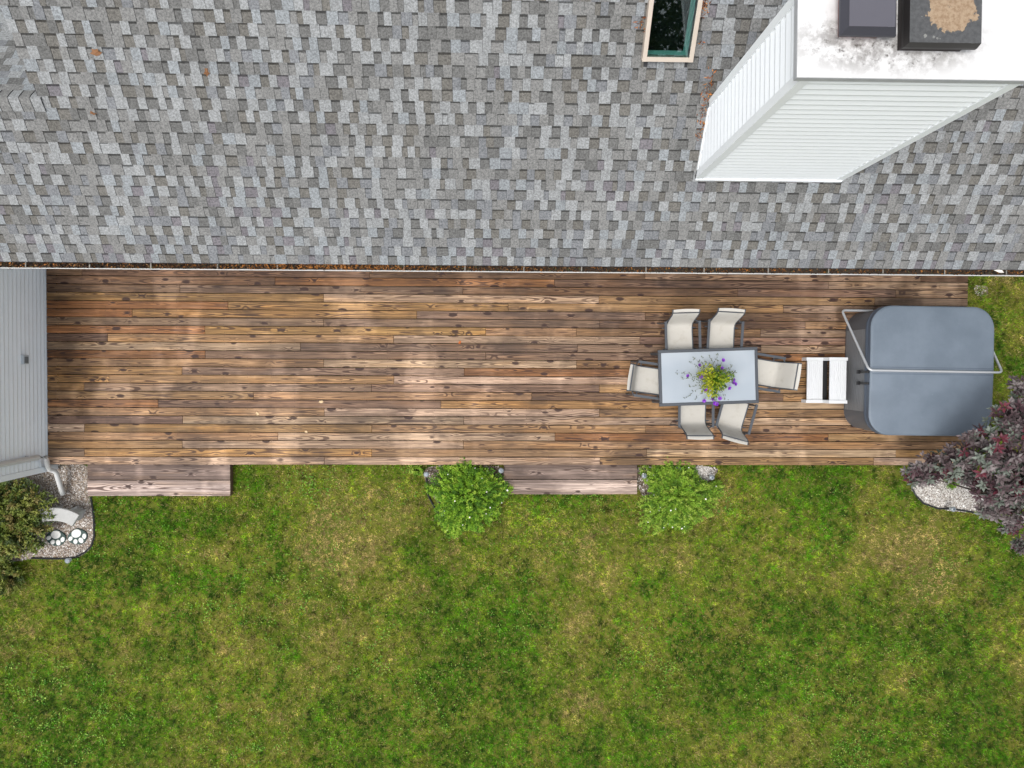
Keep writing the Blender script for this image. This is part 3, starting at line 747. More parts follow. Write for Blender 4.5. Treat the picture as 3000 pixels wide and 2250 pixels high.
# outlet box on the wall
po = at(70, 1053, .9); oz = .92
oy = po.y
ob = MB().bevbox(-.035, .055, -.0, .05, -.065, .065, .008)
m = MB(); m.box(WALL_X + .002, WALL_X + .045, oy - .075, oy + .075, oz - .06, oz + .07)
outlet = m.build('outlet_box', mat_plain('grey_outlet', (186, 194, 200), .5), wing)
MB().box(WALL_X + .0455, WALL_X + .054, oy - .06, oy + .045, oz - .045, oz + .05).build('outlet_cover', mat_plain('dark_outlet', (112, 119, 123), .5), wing)
# downspout
b0 = at(136, 1338, .58); dx = WALL_X + .055
dy = b0.y
pts = [(dx, dy, WT - .02), (dx, dy, .66), (dx + .012, dy - .02, .58)]
e1 = at(151, 1374, .36); e2 = at(161, 1386, .27); e3 = at(184, 1449, .13)
pts = pts[:2] + [tuple(at(x_, y_, z_)) for x_, y_, z_ in ((133, 1340, .60), (137, 1352, .52), (140, 1366, .44), (144, 1375, .38), (152, 1379, .34), (160, 1381, .31), (166, 1388, .28), (169, 1400, .25), (184, 1449, .13))]
ds = MB().tube(pts, .048, 8, rx=.85).build('downspout', GUTTER, house, world=True); smooth_angle(ds, 50)
for zz in (.9, 2.0):
    MB().box(WALL_X + .0, dx + .03, dy - .055, dy + .055, zz, zz + .02).build('strap', GUTTER, ds)

# ------------------------------------------------------------------ hot tub
TUBH = .93
zt = DECK + TUBH
tl = at(2549, 1085, zt); tr = at(2911, 1085, zt); tt = at(2730, 897, zt); tb_ = at(2730, 1277, zt)
TX, TY = (tl.x+tr.x)/2, (tt.y+tb_.y)/2; TWX, TWY = (tr.x-tl.x)/2, (tt.y-tb_.y)/2
tub = empty('hot_tub', (TX, TY, DECK), math.radians(-.6), label='grey hot tub with blue-grey folding cover at the deck end', cat='hot tub')
def rrect(hx, hy, r, n=7):
    pts = []
    for (cx, cy, a0) in ((hx-r, hy-r, 0), (-hx+r, hy-r, 90), (-hx+r, -hy+r, 180), (hx-r, -hy+r, 270)):
        for i in range(n+1):
            a = math.radians(a0 + 90*i/n); pts.append((cx + r*math.cos(a), cy + r*math.sin(a)))
    return pts
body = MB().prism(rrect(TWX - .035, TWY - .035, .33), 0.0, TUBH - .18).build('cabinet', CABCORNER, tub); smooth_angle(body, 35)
# ribbed panels on the four straight sides
for side in range(4):
    hx, hy = (TWX, TWY) if side % 2 == 0 else (TWY, TWX)
    R4 = Matrix.Rotation(side*math.pi/2, 4, 'Z')
    z = .06
    for q in range(9):
        m = MB(); m.box(hx - .034, hx - .020, -(hy - .38), hy - .38, z, z + .066, R4); m.build('cabinet_slat', CABINET, body); z += .074
rim = MB().prism(rrect(TWX - .012, TWY - .012, .34), TUBH - .18, TUBH - .125, top_inset=.01).build('shell_rim', mat_plain('shell_rim', (60, 62, 66), .35), tub); smooth_angle(rim, 35)
def half_cover(sgn):
    """one folding half, rounded at its two outer corners, slightly crowned towards the fold"""
    r = .36; pts = [(-TWX, .004), (TWX, .004)]
    n = 8
    outer = []
    for (cx, a0) in ((TWX-r, 0), (-TWX+r, 90)):
        for i in range(n+1):
            a = math.radians(a0 + 90*i/n); outer.append((cx + r*math.cos(a), TWY - r + r*math.sin(a)))
    ring = [(TWX, .004)] + outer + [(-TWX, .004)]
    if sgn < 0: ring = [(x, -y) for x, y in ring][::-1]
    m = MB(); k = len(ring)
    zf = lambda y: TUBH - .002 + .022*(1 - abs(y)/TWY)
    lv = []
    for (ins, dz) in ((.0, None), (.0, -.02), (.016, -.004), (.03, 0)):
        for x, y in ring:
            f = 1 - ins/TWX; g_ = 1 - ins/TWY
            yy = y*g_ if abs(y) > .01 else y
            lv.append((x*f, yy, TUBH - .12 if dz is None else zf(y) + dz))
    fs = [tuple(range(k-1, -1, -1)), tuple(range(3*k, 4*k))]
    for l in range(3):
        for i in range(k): fs.append((l*k+i, l*k+(i+1) % k, (l+1)*k+(i+1) % k, (l+1)*k+i))
    m.add(lv, fs)
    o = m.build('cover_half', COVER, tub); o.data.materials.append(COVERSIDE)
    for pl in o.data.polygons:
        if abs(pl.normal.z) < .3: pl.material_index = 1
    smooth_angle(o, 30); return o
halves = [half_cover(1), half_cover(-1)]
# hinge seams either side of the fold
for h, sgn in zip(halves, (1, -1)):
    MB().box(-TWX + .03, TWX - .03, sgn*.055 - .004, sgn*.055 + .004, TUBH + .0155, TUBH + .0205).build('seam', COVERSIDE, h)
# skirt flap hanging below the cover
for h, sgn in zip(halves, (1, -1)):
    m = MB().prism([(x, y) for x, y in rrect(TWX + .006, TWY + .006, .365)], TUBH - .165, TUBH - .118)
sk_ = m.build('cover_skirt', COVERSIDE, tub); smooth_angle(sk_, 35)
for (yy) in (-.03, -.22):
    m = MB().box(-TWX - .018, -TWX + .0, yy - .018, yy + .018, TUBH - .32, TUBH - .02).box(-TWX - .05, -TWX + .0, yy - .03, yy + .03, TUBH - .345, TUBH - .31)
    m.build('cover_strap_buckle', BLACK, tub)
# cover lifter bar
xl, xr = -TWX - .045, TWX + .11
def arc(pts, r=.05, n=4):
    out = [Vector(pts[0])]
    for i in range(1, len(pts)-1):
        p, a, b = Vector(pts[i]), Vector(pts[i-1]), Vector(pts[i+1])
        da, db = (a-p).normalized(), (b-p).normalized()
        for q in range(n+1):
            t = q/n; out.append((p + da*r)*(1-t)**2 + p*2*t*(1-t) + (p + db*r)*t*t)
    return out + [Vector(pts[-1])]
Mi = Matrix.LocRotScale(tub.location, tub.rotation_euler, None).inverted()
wl_ = Mi @ at(2466, 909, .62); wl2 = Mi @ at(2556, 908, .62)
yb_ = .0
path = arc([(wl2.x, wl_.y, wl_.z), (wl_.x, wl_.y, wl_.z), (xl, yb_, TUBH + .055), (xr, yb_ - .005, TUBH + .055), (xr, wl_.y - .05, wl_.z), (TWX - .03, wl_.y - .05, wl_.z)], .075, 5)
bar = MB().tube(path, .020, 10).build('cover_lifter', STEEL, tub); smooth_angle(bar, 60)

# ------------------------------------------------------------------ white spa steps
z1, z2 = DECK + .18, DECK + .37
a = at(2361, 1114, z1); b = at(2482, 1114, z2); yt = at(2430, 1047, z2).y; yb = at(2430, 1182, z2).y
SX0, SX1 = a.x, b.x; SM = (SX0+SX1)/2 + .01; SYC = (yt+yb)/2; SH_ = (yt-yb)/2
st = empty('spa_steps', ((SX0+SX1)/2, SYC, DECK), label='white plastic two-tread steps standing beside the hot tub', cat='steps')
lx0, lx1, lm = SX0 - st.location.x, SX1 - st.location.x, SM - st.location.x
for sg in (-1, 1):
    y0, y1 = sorted((sg*SH_, sg*(SH_ - .055)))
    pts = [(lx0, 0), (lx1, 0), (lx1, .385), (lm - .01, .385), (lm - .04, .20), (lx0, .20)]
    k = len(pts); m = MB()
    m.add([(x, y0, z) for x, z in pts] + [(x, y1, z) for x, z in pts], [tuple(range(k)), tuple(range(2*k-1, k-1, -1))] + [(i, i+k, (i+1) % k + k, (i+1) % k) for i in range(k)][::1])
    m.build('side_panel', PLASTIC, st)
for (x0, x1, z) in ((lx0 + .025, lm - .028, .18), (lm + .008, lx1 - .012, .37)):
    tr_ = MB().box(x0, x1, -SH_ + .0555, SH_ - .0555, z - .03, z - .008).build('tread', PLASTIC, st)
    nr = 8; w = (x1-x0)/nr
    for q in range(nr):
        MB().bevbox(x0 + q*w + .003, x0 + (q+1)*w - .003, -SH_ + .058, SH_ - .058, z - .008, z, .003).build('tread_rib', PLASTIC, tr_)
MB().box(lm - .026, lm + .06, -SH_ + .056, SH_ - .056, .02, .155).build('riser', mat_plain('riser_shadow_tone', (26, 27, 29), .5), st)  # near-black colour stands in for the shadow between the two white treads

# ------------------------------------------------------------------ patio table
TZ = DECK + .72
c4 = [at(1928, 1026, TZ), at(2220, 1016, TZ), at(2223, 1181, TZ), at(1932, 1191, TZ)]
ctr = sum(c4, Vector())/4; ang = math.atan2((c4[1]-c4[0]).y + (c4[2]-c4[3]).y, (c4[1]-c4[0]).x + (c4[2]-c4[3]).x)
TL = ((c4[1]-c4[0]).length + (c4[2]-c4[3]).length)/4; TW = ((c4[0]-c4[3]).length + (c4[1]-c4[2]).length)/4
table = empty('patio_table', (ctr.x, ctr.y, DECK), ang, label='rectangular frosted glass patio table with grey metal frame', cat='table')
fwid = .052
for (x0, x1, y0, y1, zb, ze) in ((-TL, TL, TW - fwid, TW, .685, .722), (-TL, TL, -TW, -TW + fwid, .685, .722), (-TL, -TL + fwid, -TW + fwid, TW - fwid, .686, .7205), (TL - fwid, TL, -TW + fwid, TW - fwid, .686, .7205)):
    MB().bevbox(x0, x1, y0, y1, zb, ze, .006).build('frame_rail', GREYMETAL, table)
MB().box(-TL + fwid - .004, TL - fwid + .004, -TW + fwid - .004, TW - fwid + .004, .706, .7135).build('glass_top', FROST, table)
for sx in (-1, 1):
    for sy in (-1, 1):
        MB().tube([(sx*(TL - .07), sy*(TW - .07), .686), (sx*(TL - .05), sy*(TW - .05), .0)], .026, 8).build('leg', GREYMETAL, table)
        MB().tube([(sx*(TL - .09), sy*(TW - .09), .68), (sx*(TL - .25), sy*(TW - .2), .672), (sx*(TL - .34), sy*(TW - .36), .668)], .013, 6).build('corner_brace', GREYMETAL, table)
MB().tube([(-TL + .06, 0, .672), (TL - .06, 0, .672)], .015, 6).build('cross_bar', GREYMETAL, table)

# ------------------------------------------------------------------ sling chairs
def make_chair():
    c = empty('sling_chair')
    hw = .215
    prof = [(-.25, .385), (-.245, .408), (-.20, .415), (-.05, .402), (.08, .392), (.17, .392), (.205, .405), (.235, .45), (.275, .56), (.315, .70), (.345, .80), (.368, .845), (.398, .872), (.432, .882)]
    m = MB(); vs = []
    nx = 6
    for i, (y, z) in enumerate(prof):
        for q in range(nx+1):
            u = q/nx*2 - 1; sag = .011*(1-u*u)
            kk = min(1, max(0, (i - 4)/5)); dz = -sag*(1-kk); dy = sag*kk
            vs.append((u*hw, y + dy, z + dz))
    k = nx + 1; n = len(prof)
    top = len(vs)
    # give the cloth 3 mm of thickness
    vs2 = [(x, y + .002, z - .003) for x, y, z in vs]
    fs = [(r*k+q, r*k+q+1, (r+1)*k+q+1, (r+1)*k+q) for r in range(n-1) for q in range(nx)]
    fs2 = [tuple(i + top for i in f[::-1]) for f in fs]
    m.add(vs + vs2, fs + fs2)
    o = m.build('sling', SLING, c); smooth_angle(o, 60)
    for sx in (-1, 1):
        rail = MB().tube([(sx*(hw + .006), y + .006, z - .006) for y, z in prof], .0125, 6).build('sling_rail', GREYMETAL, c); smooth_angle(rail, 60)
        ax = sx*(hw + .072)
        MB().box(ax - .021, ax + .021, -.27, .26, .605, .628).build('armrest', GREYMETAL, c)
        MB().tube([(ax, -.245, .606), (ax, -.25, .0)], .014, 6).build('leg', GREYMETAL, c)
        MB().tube([(ax, .235, .606), (ax, .245, .30), (ax, .27, .0)], .014, 6).build('leg', GREYMETAL, c)
        MB().tube([(ax, .245, .55), (sx*(hw+.008), .285, .56)], .011, 6).build('back_bracket', GREYMETAL, c)
    for y in (-.2, .16):
        MB().tube([(-hw - .072, y, .368), (hw + .072, y, .368)], .011, 6).build('cross_rail', GREYMETAL, c)
    MB().tube([(-hw, .38, .865), (hw, .38, .865)], .010, 6).build('back_rail', GREYMETAL, c)
    return c
proto = make_chair()
zs = DECK + .62
CH = [((2001, 986), 2, 'cream sling chair on the roof side of the table, nearer the left'),
      ((2125, 984), -3, 'cream sling chair on the roof side of the table, nearer the hot tub'),
      ((1908, 1115), 82, 'cream sling chair at the left end of the glass table'),
      ((2250, 1092), -99, 'cream sling chair at the table end facing the white spa steps'),
      ((2040, 1207), 180, 'cream sling chair on the lawn side of the table, set straight'),
      ((2158, 1217), 165, 'cream sling chair on the lawn side of the table, turned askew')]
for i, ((px, py), a, lab) in enumerate(CH):
    c = proto if i == 0 else copy_tree(proto)
    w = at(px, py, zs)
    c.location = (w.x, w.y, DECK); c.rotation_euler = (0, 0, math.radians(a))
    tag(c, lab, 'chair', 'sling chairs around the patio table')

# ------------------------------------------------------------------ potted flowers on the table
fp = at(2084, 1108, TZ + .12)
pot = empty('potted_flowers', (fp.x, fp.y, TZ - .0055), label='pot of lime foliage and purple petunias on the glass table', cat='potted plant')
MB().lathe([(.085, 0), (.09, .01), (.12, .15), (.13, .155), (.13, .175), (.115, .175), (.11, .15)], 18).build('pot', mat_plain('terracotta_pot', (92, 70, 56), .8), pot)
r2 = np.random.default_rng(5)
n = 1500
u = r2.normal(size=(n, 3)); u = unit(u); u[:, 2] = np.abs(u[:, 2])
rad = r2.random(n)**.5
ang_ = np.arctan2(u[:, 1], u[:, 0]); lobes = 1 + .22*np.sin(ang_*3 + .7) + .15*np.sin(ang_*7)
P = u*rad[:, None]*np.array([.25, .25, .20])*lobes[:, None] + [0.02, -.02, .16]
cols = np.array([lin(134, 150, 28)[:3], lin(164, 174, 44)[:3], lin(92, 130, 26)[:3], lin(188, 188, 58)[:3], lin(66, 98, 24)[:3]])
west = (P[:, 0] < -.02)
pk = np.where(west, r2.choice([1, 3, 0], n), r2.choice([0, 1, 2, 4, 2], n))
link('foliage', leaf_mesh('foliage', P, u + r2.normal(size=(n, 3))*.5, u*.6 + [0, 0, .8] + r2.normal(size=(n, 3))*.35, r2.uniform(.028, .055, n), r2.uniform(.016, .03, n), cols[pk]*r2.uniform(.75, 1.2, (n, 1)), LEAF), pot)
# trailing stems with small grey-green leaves
m = MB(); LP = []; LD = []
ends = [(-.58, .10, -.02), (-.50, .00, .0), (-.36, .26, .03), (-.36, -.14, -.01), (-.16, .34, .06), (-.42, -.32, -.1), (-.24, -.30, 0), (-.05, .36, .08), (.06, .40, .1), (.38, .12, .05), (.36, -.02, .05), (-.3, .34, .02), (-.30, -.02, .06), (.05, -.36, -.02), (.22, -.34, .0), (.30, .22, .08)]
for ex_, ey_, ez2 in ends:
    pts = []
    for q in range(7):
        t = q/6; pts.append((ex_*t + math.sin(q*2.1 + ex_*9)*.012, ey_*t + math.cos(q*1.7)*.012, max(.03, .17 + .13*math.sin(t*2.6) + ez2*t - .1*t*t)))
    m.tube(pts, [.004 - .003*q/6 for q in range(7)], 4)
    for q in range(2, 7):
        for _ in range(4):
            LP.append(pts[q]); LD.append(r2.normal(size=3)*[1, 1, .4])
m.build('trailing_stems', mat_plain('grey_stem', (96, 100, 84), .8), pot)
LP = np.array(LP) + r2.normal(size=(len(LP), 3))*.012; LD = np.array(LD); n = len(LP)
link('trailing_leaves', leaf_mesh('trailing_leaves', LP, LD, np.array([[0, 0, 1.]]) + r2.normal(size=(n, 3))*.3, r2.uniform(.022, .04, n), r2.uniform(.012, .022, n), np.array([lin(104, 112, 92)[:3]])*r2.uniform(.6, 1.2, (n, 1)), LEAF), pot)
PURP = mat_plain('purple_petal', (118, 42, 168), .5, 0, .2, 30, 90); PDARK = mat_plain('petal_throat', (52, 16, 80), .6)
fl = MB()
def flower_mesh():
    m = MB(); k = 15; vs = [(0, 0, -.012)]
    for i in range(k):
        a = 2*math.pi*i/k; r = .030*(1 + .16*math.cos(5*a)); vs.append((r*math.cos(a), r*math.sin(a), .006 + .003*math.cos(5*a)))
    m.add(vs, [(0, i+1, (i+1) % k + 1) for i in range(k)]); return m.mesh('flower', PURP, True)
def throat_mesh(): return MB().lathe([(.009, -.004), (.007, -.001)], 8).mesh('throat', PDARK)
fm, tm = flower_mesh(), throat_mesh()
for (px, py) in [(2119, 1055), (2049, 1070), (2015, 1101), (2148, 1113), (2155, 1125), (2148, 1120), (2137, 1137), (2067, 1142), (2088, 1168), (2109, 1167), (2093, 1181), (2063, 1174), (2115, 1079), (2100, 1184), (2054, 1105)]:
    zf = TZ + .24 if 2050 < px < 2130 and py < 1150 else TZ + .14
    w = at(px, py, zf)
    o = link('flower', fm, pot); o.location = w - pot.location; o.rotation_euler = (random.uniform(-.5, .5), random.uniform(-.5, .5), random.random()*6); s = random.uniform(.8, 1.15); o.scale = (s, s, s)
    t = link('throat', tm, o)
    # stem carrying the bloom
    q = o.location
    MB().tube([(q.x*.25, q.y*.25, .18), (q.x*.7, q.y*.7, .5*(q.z + .22)), (q.x, q.y, q.z - .01)], .003, 4).build('stem', mat_plain('green_stem', (84, 104, 50), .8) if 'green_stem' not in bpy.data.materials else bpy.data.materials['green_stem'], pot)

# ------------------------------------------------------------------ planting beds
def ring_pts(pxs, z=.0, n=5):
    """smooth closed outline through photo points on the ground"""
    P = [at(x, y, z) for x, y in pxs]; out = []; k = len(P)
    for i in range(k):
        p0, p1, p2, p3 = P[i-1], P[i], P[(i+1) % k], P[(i+2) % k]
        for q in range(n):
            t = q/n
            out.append(.5*((2*p1) + (p2-p0)*t + (2*p0-5*p1+4*p2-p3)*t*t + (3*p1-p0-3*p2+p3)*t**3))
    return [(p.x, p.y) for p in out]
def inside(x, y, poly):
    r = np.zeros(len(x), bool); n = len(poly); j = n-1
    for i in range(n):
        xi, yi = poly[i]; xj, yj = poly[j]
        c = ((yi > y) != (yj > y)) & (x < (xj-xi)*(y-yi)/(yj-yi+1e-12) + xi); r ^= c; j = i
    return r
def gravel_mat(name, cols):
    k = NT(name); p = k.pos()
    v = k.n('ShaderNodeTexVoronoi', {'Vector': p, 'Scale': 42.0}); c = k.sep(v.outputs['Color'])
    col = k.mix(k.sm(c[0], .3, .8), lin(cols[0]), lin(cols[1])); col = k.mix(k.sm(c[1], .7, .8, 0, .8), col, lin(cols[2]))
    col = k.mix(k.sm(v.outputs['Distance'], .35, .75, 0, .7), col, lin(62, 54, 48))
    return k.bsdf(col, .9, 0, k.bump(v.outputs['Distance'], -.6, .01), .2)
def gravel_bed(label, poly, dens, palette, sheet, hmax=.03, z=.004):
    m = MB(); m.add([(x, y, z) for x, y in poly], [tuple(range(len(poly)))][:1])
    root = m.build('gravel_bed', sheet)
    if root.data.polygons[0].normal.z < 0: root.data.flip_normals()
    tag(root, label, 'gravel bed', kind='stuff')
    xs = np.array([p[0] for p in poly]); ys = np.array([p[1] for p in poly])
    A = (xs.max()-xs.min())*(ys.max()-ys.min()); n = int(A*dens)
    x = rng.uniform(xs.min(), xs.max(), n); y = rng.uniform(ys.min(), ys.max(), n); k = inside(x, y, poly); x = x[k]; y = y[k]; n = len(x)
    r = rng.uniform(.006, .017, n)*np.where(rng.random(n) < .06, 1.7, 1)
    oc = np.array([(1,0,0),(0,1,0),(-1,0,0),(0,-1,0),(0,0,1)], float)
    sc = r[:, None, None]*rng.uniform(.6, 1.2, (n, 5, 1))*np.array([1, .8, .6])
    th = rng.random(n)*6.28; c, s = np.cos(th), np.sin(th)
    V = oc[None]*sc; X = V[..., 0]*c[:, None] - V[..., 1]*s[:, None]; Y = V[..., 0]*s[:, None] + V[..., 1]*c[:, None]
    V = np.stack([X + x[:, None], Y + y[:, None], V[..., 2] + z + .003], -1).reshape(-1, 3)
    i = np.arange(n)[:, None]*5
    Fc = np.concatenate([i+a for t in ((0,1,4),(1,2,4),(2,3,4),(3,0,4)) for a in t], 1).reshape(-1, 3)
    pal = np.array([lin(p)[:3] for p in palette]); tn = pal[rng.choice(len(pal), n)]*rng.uniform(.75, 1.2, (n, 1))
    o = link('pebbles', np_mesh('pebbles', V, Fc, STONE, np.repeat(tn, 4, axis=0)), root); tag(o, kind='stuff')
    return root
def edging(label, path, h=.05):
    m = MB().tube([(x, y, .025) for x, y in path], .016, 6)
    tag(m.build('bed_edging', BLACK), label, 'edging')
PAL = [(168, 158, 148), (142, 130, 120), (196, 190, 184), (118, 100, 88), (150, 132, 112), (214, 210, 206)]
bed1 = ring_pts([(60, 1366), (150, 1364), (258, 1366), (262, 1450), (277, 1500), (277, 1580), (258, 1615), (215, 1634), (120, 1634), (20, 1640), (-60, 1560), (-60, 1430)])
gravel_bed('grey gravel bed around the downspout and paw stones', bed1, 3200, PAL, gravel_mat('gravel_sheet', ((150, 140, 130), (176, 168, 160), (110, 92, 80))))
e = [at(x, y, 0) for x, y in [(268, 1455), (274, 1490), (277, 1530), (278, 1570), (270, 1598), (250, 1618), (222, 1632), (180, 1636), (95, 1634)]]
edging('black plastic edging curving around the left gravel bed', [(v.x, v.y) for v in e])
bed2 = ring_pts([(2670, 1430), (2700, 1400), (2760, 1385), (2860, 1390), (2930, 1430), (2930, 1480), (2850, 1500), (2760, 1492), (2700, 1470)])
PALW = [(206, 202, 196), (184, 178, 172), (224, 222, 218), (160, 152, 144)]
gravel_bed('pale gravel bed under the purple-leaved tree', bed2, 3200, PALW, gravel_mat('pale_gravel_sheet', ((184, 178, 170), (206, 202, 196), (140, 128, 116))))
e = [at(x, y, 0) for x, y in [(2668, 1425), (2680, 1450), (2705, 1475), (2745, 1489), (2790, 1491), (2850, 1500)]]
edging('black plastic edging curving under the purple-leaved tree', [(v.x, v.y) for v in e])
bedA = ring_pts([(1255, 1368), (1466, 1368), (1466, 1430), (1430, 1485), (1370, 1512), (1305, 1495), (1262, 1440)])
bedB = ring_pts([(1872, 1368), (2090, 1368), (2080, 1410), (2040, 1470), (1990, 1505), (1925, 1495), (1880, 1450)])
gravel_bed('gravel strip under the left flowering shrub', bedA, 900, PAL, gravel_mat('shrub_gravel_left', ((96, 84, 70), (120, 106, 92), (150, 140, 130))))
gravel_bed('gravel strip under the right flowering shrub', bedB, 900, PALW, gravel_mat('shrub_gravel_right', ((96, 84, 70), (120, 106, 92), (150, 140, 130))))
wr = ring_pts([(2032, 1367), (2082, 1369), (2092, 1392), (2068, 1408), (2042, 1388)])
gravel_bed('white gravel patch at the deck edge by the right shrub', wr, 4500, PALW, gravel_mat('white_gravel_sheet', ((204, 200, 196), (222, 220, 216), (150, 140, 130))), z=.012)
wq = ring_pts([(2856, 838), (2892, 842), (2890, 866), (2860, 864)])
gravel_bed('few white pebbles on the grass at the deck end', wq, 900, PALW, gravel_mat('end_gravel_sheet', ((120, 112, 84), (150, 140, 110), (190, 186, 180))))
e = [at(x, y, 0) for x, y in [(1250, 1400), (1254, 1450), (1278, 1495), (1320, 1525), (1370, 1535)]]
edging('black plastic edging beside the left flowering shrub', [(v.x, v.y) for v in e])

# ------------------------------------------------------------------ shrubs
def sprig_shrub(name, label, cat, center, rad, height, ns, per, leafL, leafW, cols, seed, mat=LEAF, group=None, shape=None, droop=.25, stem=(86, 74, 52), flat=1.0, weights=None, reach=(.55, 1.0)):
    r = np.random.default_rng(seed)
    root = empty(name, center, label=label, cat=cat, group=group)
    th = r.random(ns)*2*np.pi; rr = np.sqrt(r.random(ns)); lob = shape(th) if shape else np.ones(ns)
    tip = np.stack([np.cos(th)*rr*lob*rad, np.sin(th)*rr*lob*rad, height*np.sqrt(np.maximum(.06, 1 - (rr*.93)**2*flat))*r.uniform(.72, 1.1, ns)], 1)
    basep = tip*np.array([.18, .18, 0])
    P = []; D = []; Nn = []; T = []
    cl = np.array([lin(c)[:3] for c in cols])
    st_ = MB()
    for i in range(ns):
        b, e_ = basep[i], tip[i]; ctl = (b+e_)/2 + np.array([-.1*e_[0], -.1*e_[1], .22*height])
        t = r.uniform(reach[0], reach[1], per); t = np.concatenate([t, np.full(max(3, per//6), 1.0)])[:, None]
        pt = b*(1-t)**2 + ctl*2*t*(1-t) + e_*t*t
        tg = unit(2*(1-t)*(ctl-b) + 2*t*(e_-ctl))
        d = tg*.45 + r.normal(size=pt.shape)*.8 + [0, 0, .15]
        P.append(pt + r.normal(size=pt.shape)*leafL*.3); D.append(d); Nn.append(np.array([[0, 0, 1.]]) + tg*.25 + r.normal(size=pt.shape)*.45)
        base_c = cl[r.choice(len(cl), p=weights)]
        T.append(base_c*(r.uniform(.72, 1.12, (len(pt), 1)) + .30*(t - .6)))
        if i % 3 == 0: st_.tube([tuple(b), tuple((b + e_)/4 + ctl/2), tuple(e_*.96)], [.008, .005, .002], 4)
    P = np.concatenate(P); D = np.concatenate(D); Nn = np.concatenate(Nn); T = np.concatenate(T); n = len(P)
    P[:, 2] = np.maximum(P[:, 2], .02)
    cr = link('crown', leaf_mesh('crown', P, D, Nn, r.uniform(.7, 1.25, n)*leafL, r.uniform(.7, 1.2, n)*leafW, T, mat), root)
    st_.build('stems', mat_plain(name + '_stem', stem, .85), root)
    return root, tip
def add_blooms(root, tips, n, seed, col=(236, 230, 226), r0=.012):
    r = np.random.default_rng(seed); mt = bpy.data.materials.get('white_bloom') or mat_plain('white_bloom', col, .6, 0, .1)
    m = MB(); k = 10; vs = [(0, 0, 0)]
    for i in range(k): a = 2*math.pi*i/k; q = r0*(1 + .25*math.cos(5*a)); vs.append((q*math.cos(a), q*math.sin(a), .004))
    m.add(vs, [(0, i+1, (i+1) % k + 1) for i in range(k)]); me = m.mesh('bloom', mt, True)
    for i in r.choice(len(tips), n, replace=False):
        o = link('bloom', me, root); o.location = Vector(tips[i]) + Vector((r.normal()*.02, r.normal()*.02, .03)); o.rotation_euler = (r.normal()*.4, r.normal()*.4, r.random()*6)
        s = r.uniform(.7, 1.3); o.scale = (s, s, s)
GREEN = [(112, 156, 40), (138, 178, 52), (88, 130, 34), (164, 192, 70), (124, 164, 40), (74, 112, 30)]
c = at(1368, 1452, .25); c.z = 0
s1, t1 = sprig_shrub('potentilla_shrub', 'fuller round bright green shrub left of the deck step', 'shrub', c, .70, .52, 820, 54, .034, .015, GREEN, 21, group='flowering shrubs by the deck step', shape=lambda t: 1 + .09*np.sin(3*t + 1) + .09*np.sin(5*t) + .06*np.sin(9*t))
add_blooms(s1, t1, 16, 31)
c = at(1982, 1450, .22); c.z = 0
GREEN2 = [(114, 156, 44), (140, 176, 56), (88, 124, 36), (162, 186, 76), (124, 156, 48)]
s2, t2 = sprig_shrub('potentilla_shrub', 'looser green shrub with white flecks right of the deck step', 'shrub', c, .72, .48, 820, 50, .034, .015, GREEN2, 22, group='flowering shrubs by the deck step', shape=lambda t: 1 + .16*np.sin(3*t + 2.2) + .1*np.sin(5*t + 1) + .08*np.sin(8*t))
add_blooms(s2, t2, 24, 32)
c = at(-2, 1528, .5); c.z = 0
YEW = [(102, 116, 44), (120, 130, 54), (80, 98, 36), (134, 138, 64), (122, 112, 60), (60, 78, 32)]
sprig_shrub('evergreen_shrub', 'large olive green bushy shrub below the wing corner', 'shrub', c, .80, .66, 460, 44, .06, .024, YEW, 23, LEAF_DULL, shape=lambda t: 1 + .1*np.sin(2*t + .5) + .08*np.sin(5*t), flat=.85)
c = at(10, 1690, .2); c.z = 0
sprig_shrub('evergreen_shrub', 'small low olive green shrub at the left lawn edge', 'shrub', c, .34, .34, 90, 36, .05, .018, YEW, 24, LEAF_DULL)
for (px, py, rad, hh, lab, sd) in [(1218, 1375, .14, .16, 'small green weed clump left of the round shrub', 41), (2788, 1412, .13, .2, 'small green weed in the pale gravel bed', 42)]:
    c = at(px, py, .1); c.z = 0
    sprig_shrub('weed', lab, 'weed', c, rad, hh, 22, 22, .035, .016, GREEN2, sd)

# ------------------------------------------------------------------ purple-leaved tree
tb0 = at(2850, 1440, .0)
tree = empty('purple_tree', tb0, label='purple-leaved small tree overhanging the hot tub corner', cat='tree')
r3 = np.random.default_rng(77)
LOBES = [(2965, 1225, 2.25, .42), (2945, 1330, 2.45, .50), (2870, 1320, 2.1, .36), (2800, 1352, 1.8, .30), (2725, 1368, 1.45, .29), (2685, 1388, 1.25, .20), (2925, 1420, 2.2, .40), (2965, 1462, 2.15, .42), (2895, 1495, 1.6, .17), (2990, 1160, 2.0, .30),
         (2960, 1535, 1.5, .15), (3060, 1300, 2.6, .62), (3070, 1470, 2.4, .60), (3050, 1575, 1.7, .3), (3000, 1400, 2.5, .5), (2985, 1600, 1.0, .10), (2830, 1392, 1.7, .16)]
tops = []
trunk = MB()
trunk.tube([(0, 0, 0), (.03, .02, .35), (.10, .05, .7)], [.045, .036, .03], 8)
trunk.tube([(0, 0, .02), (-.12, .05, .4), (-.3, .16, .85)], [.035, .026, .018], 7)
tk = trunk.build('trunk', mat_plain('dark_bark', (66, 54, 48), .9, 0, .2, 20, 90), tree); smooth_angle(tk, 60)
P = []; D = []; Nn = []; T = []; Sz = []
pal = np.array([lin(c)[:3] for c in [(104, 92, 93), (122, 113, 113), (84, 68, 71), (98, 106, 96), (116, 124, 114), (76, 52, 58), (100, 44, 56)]])
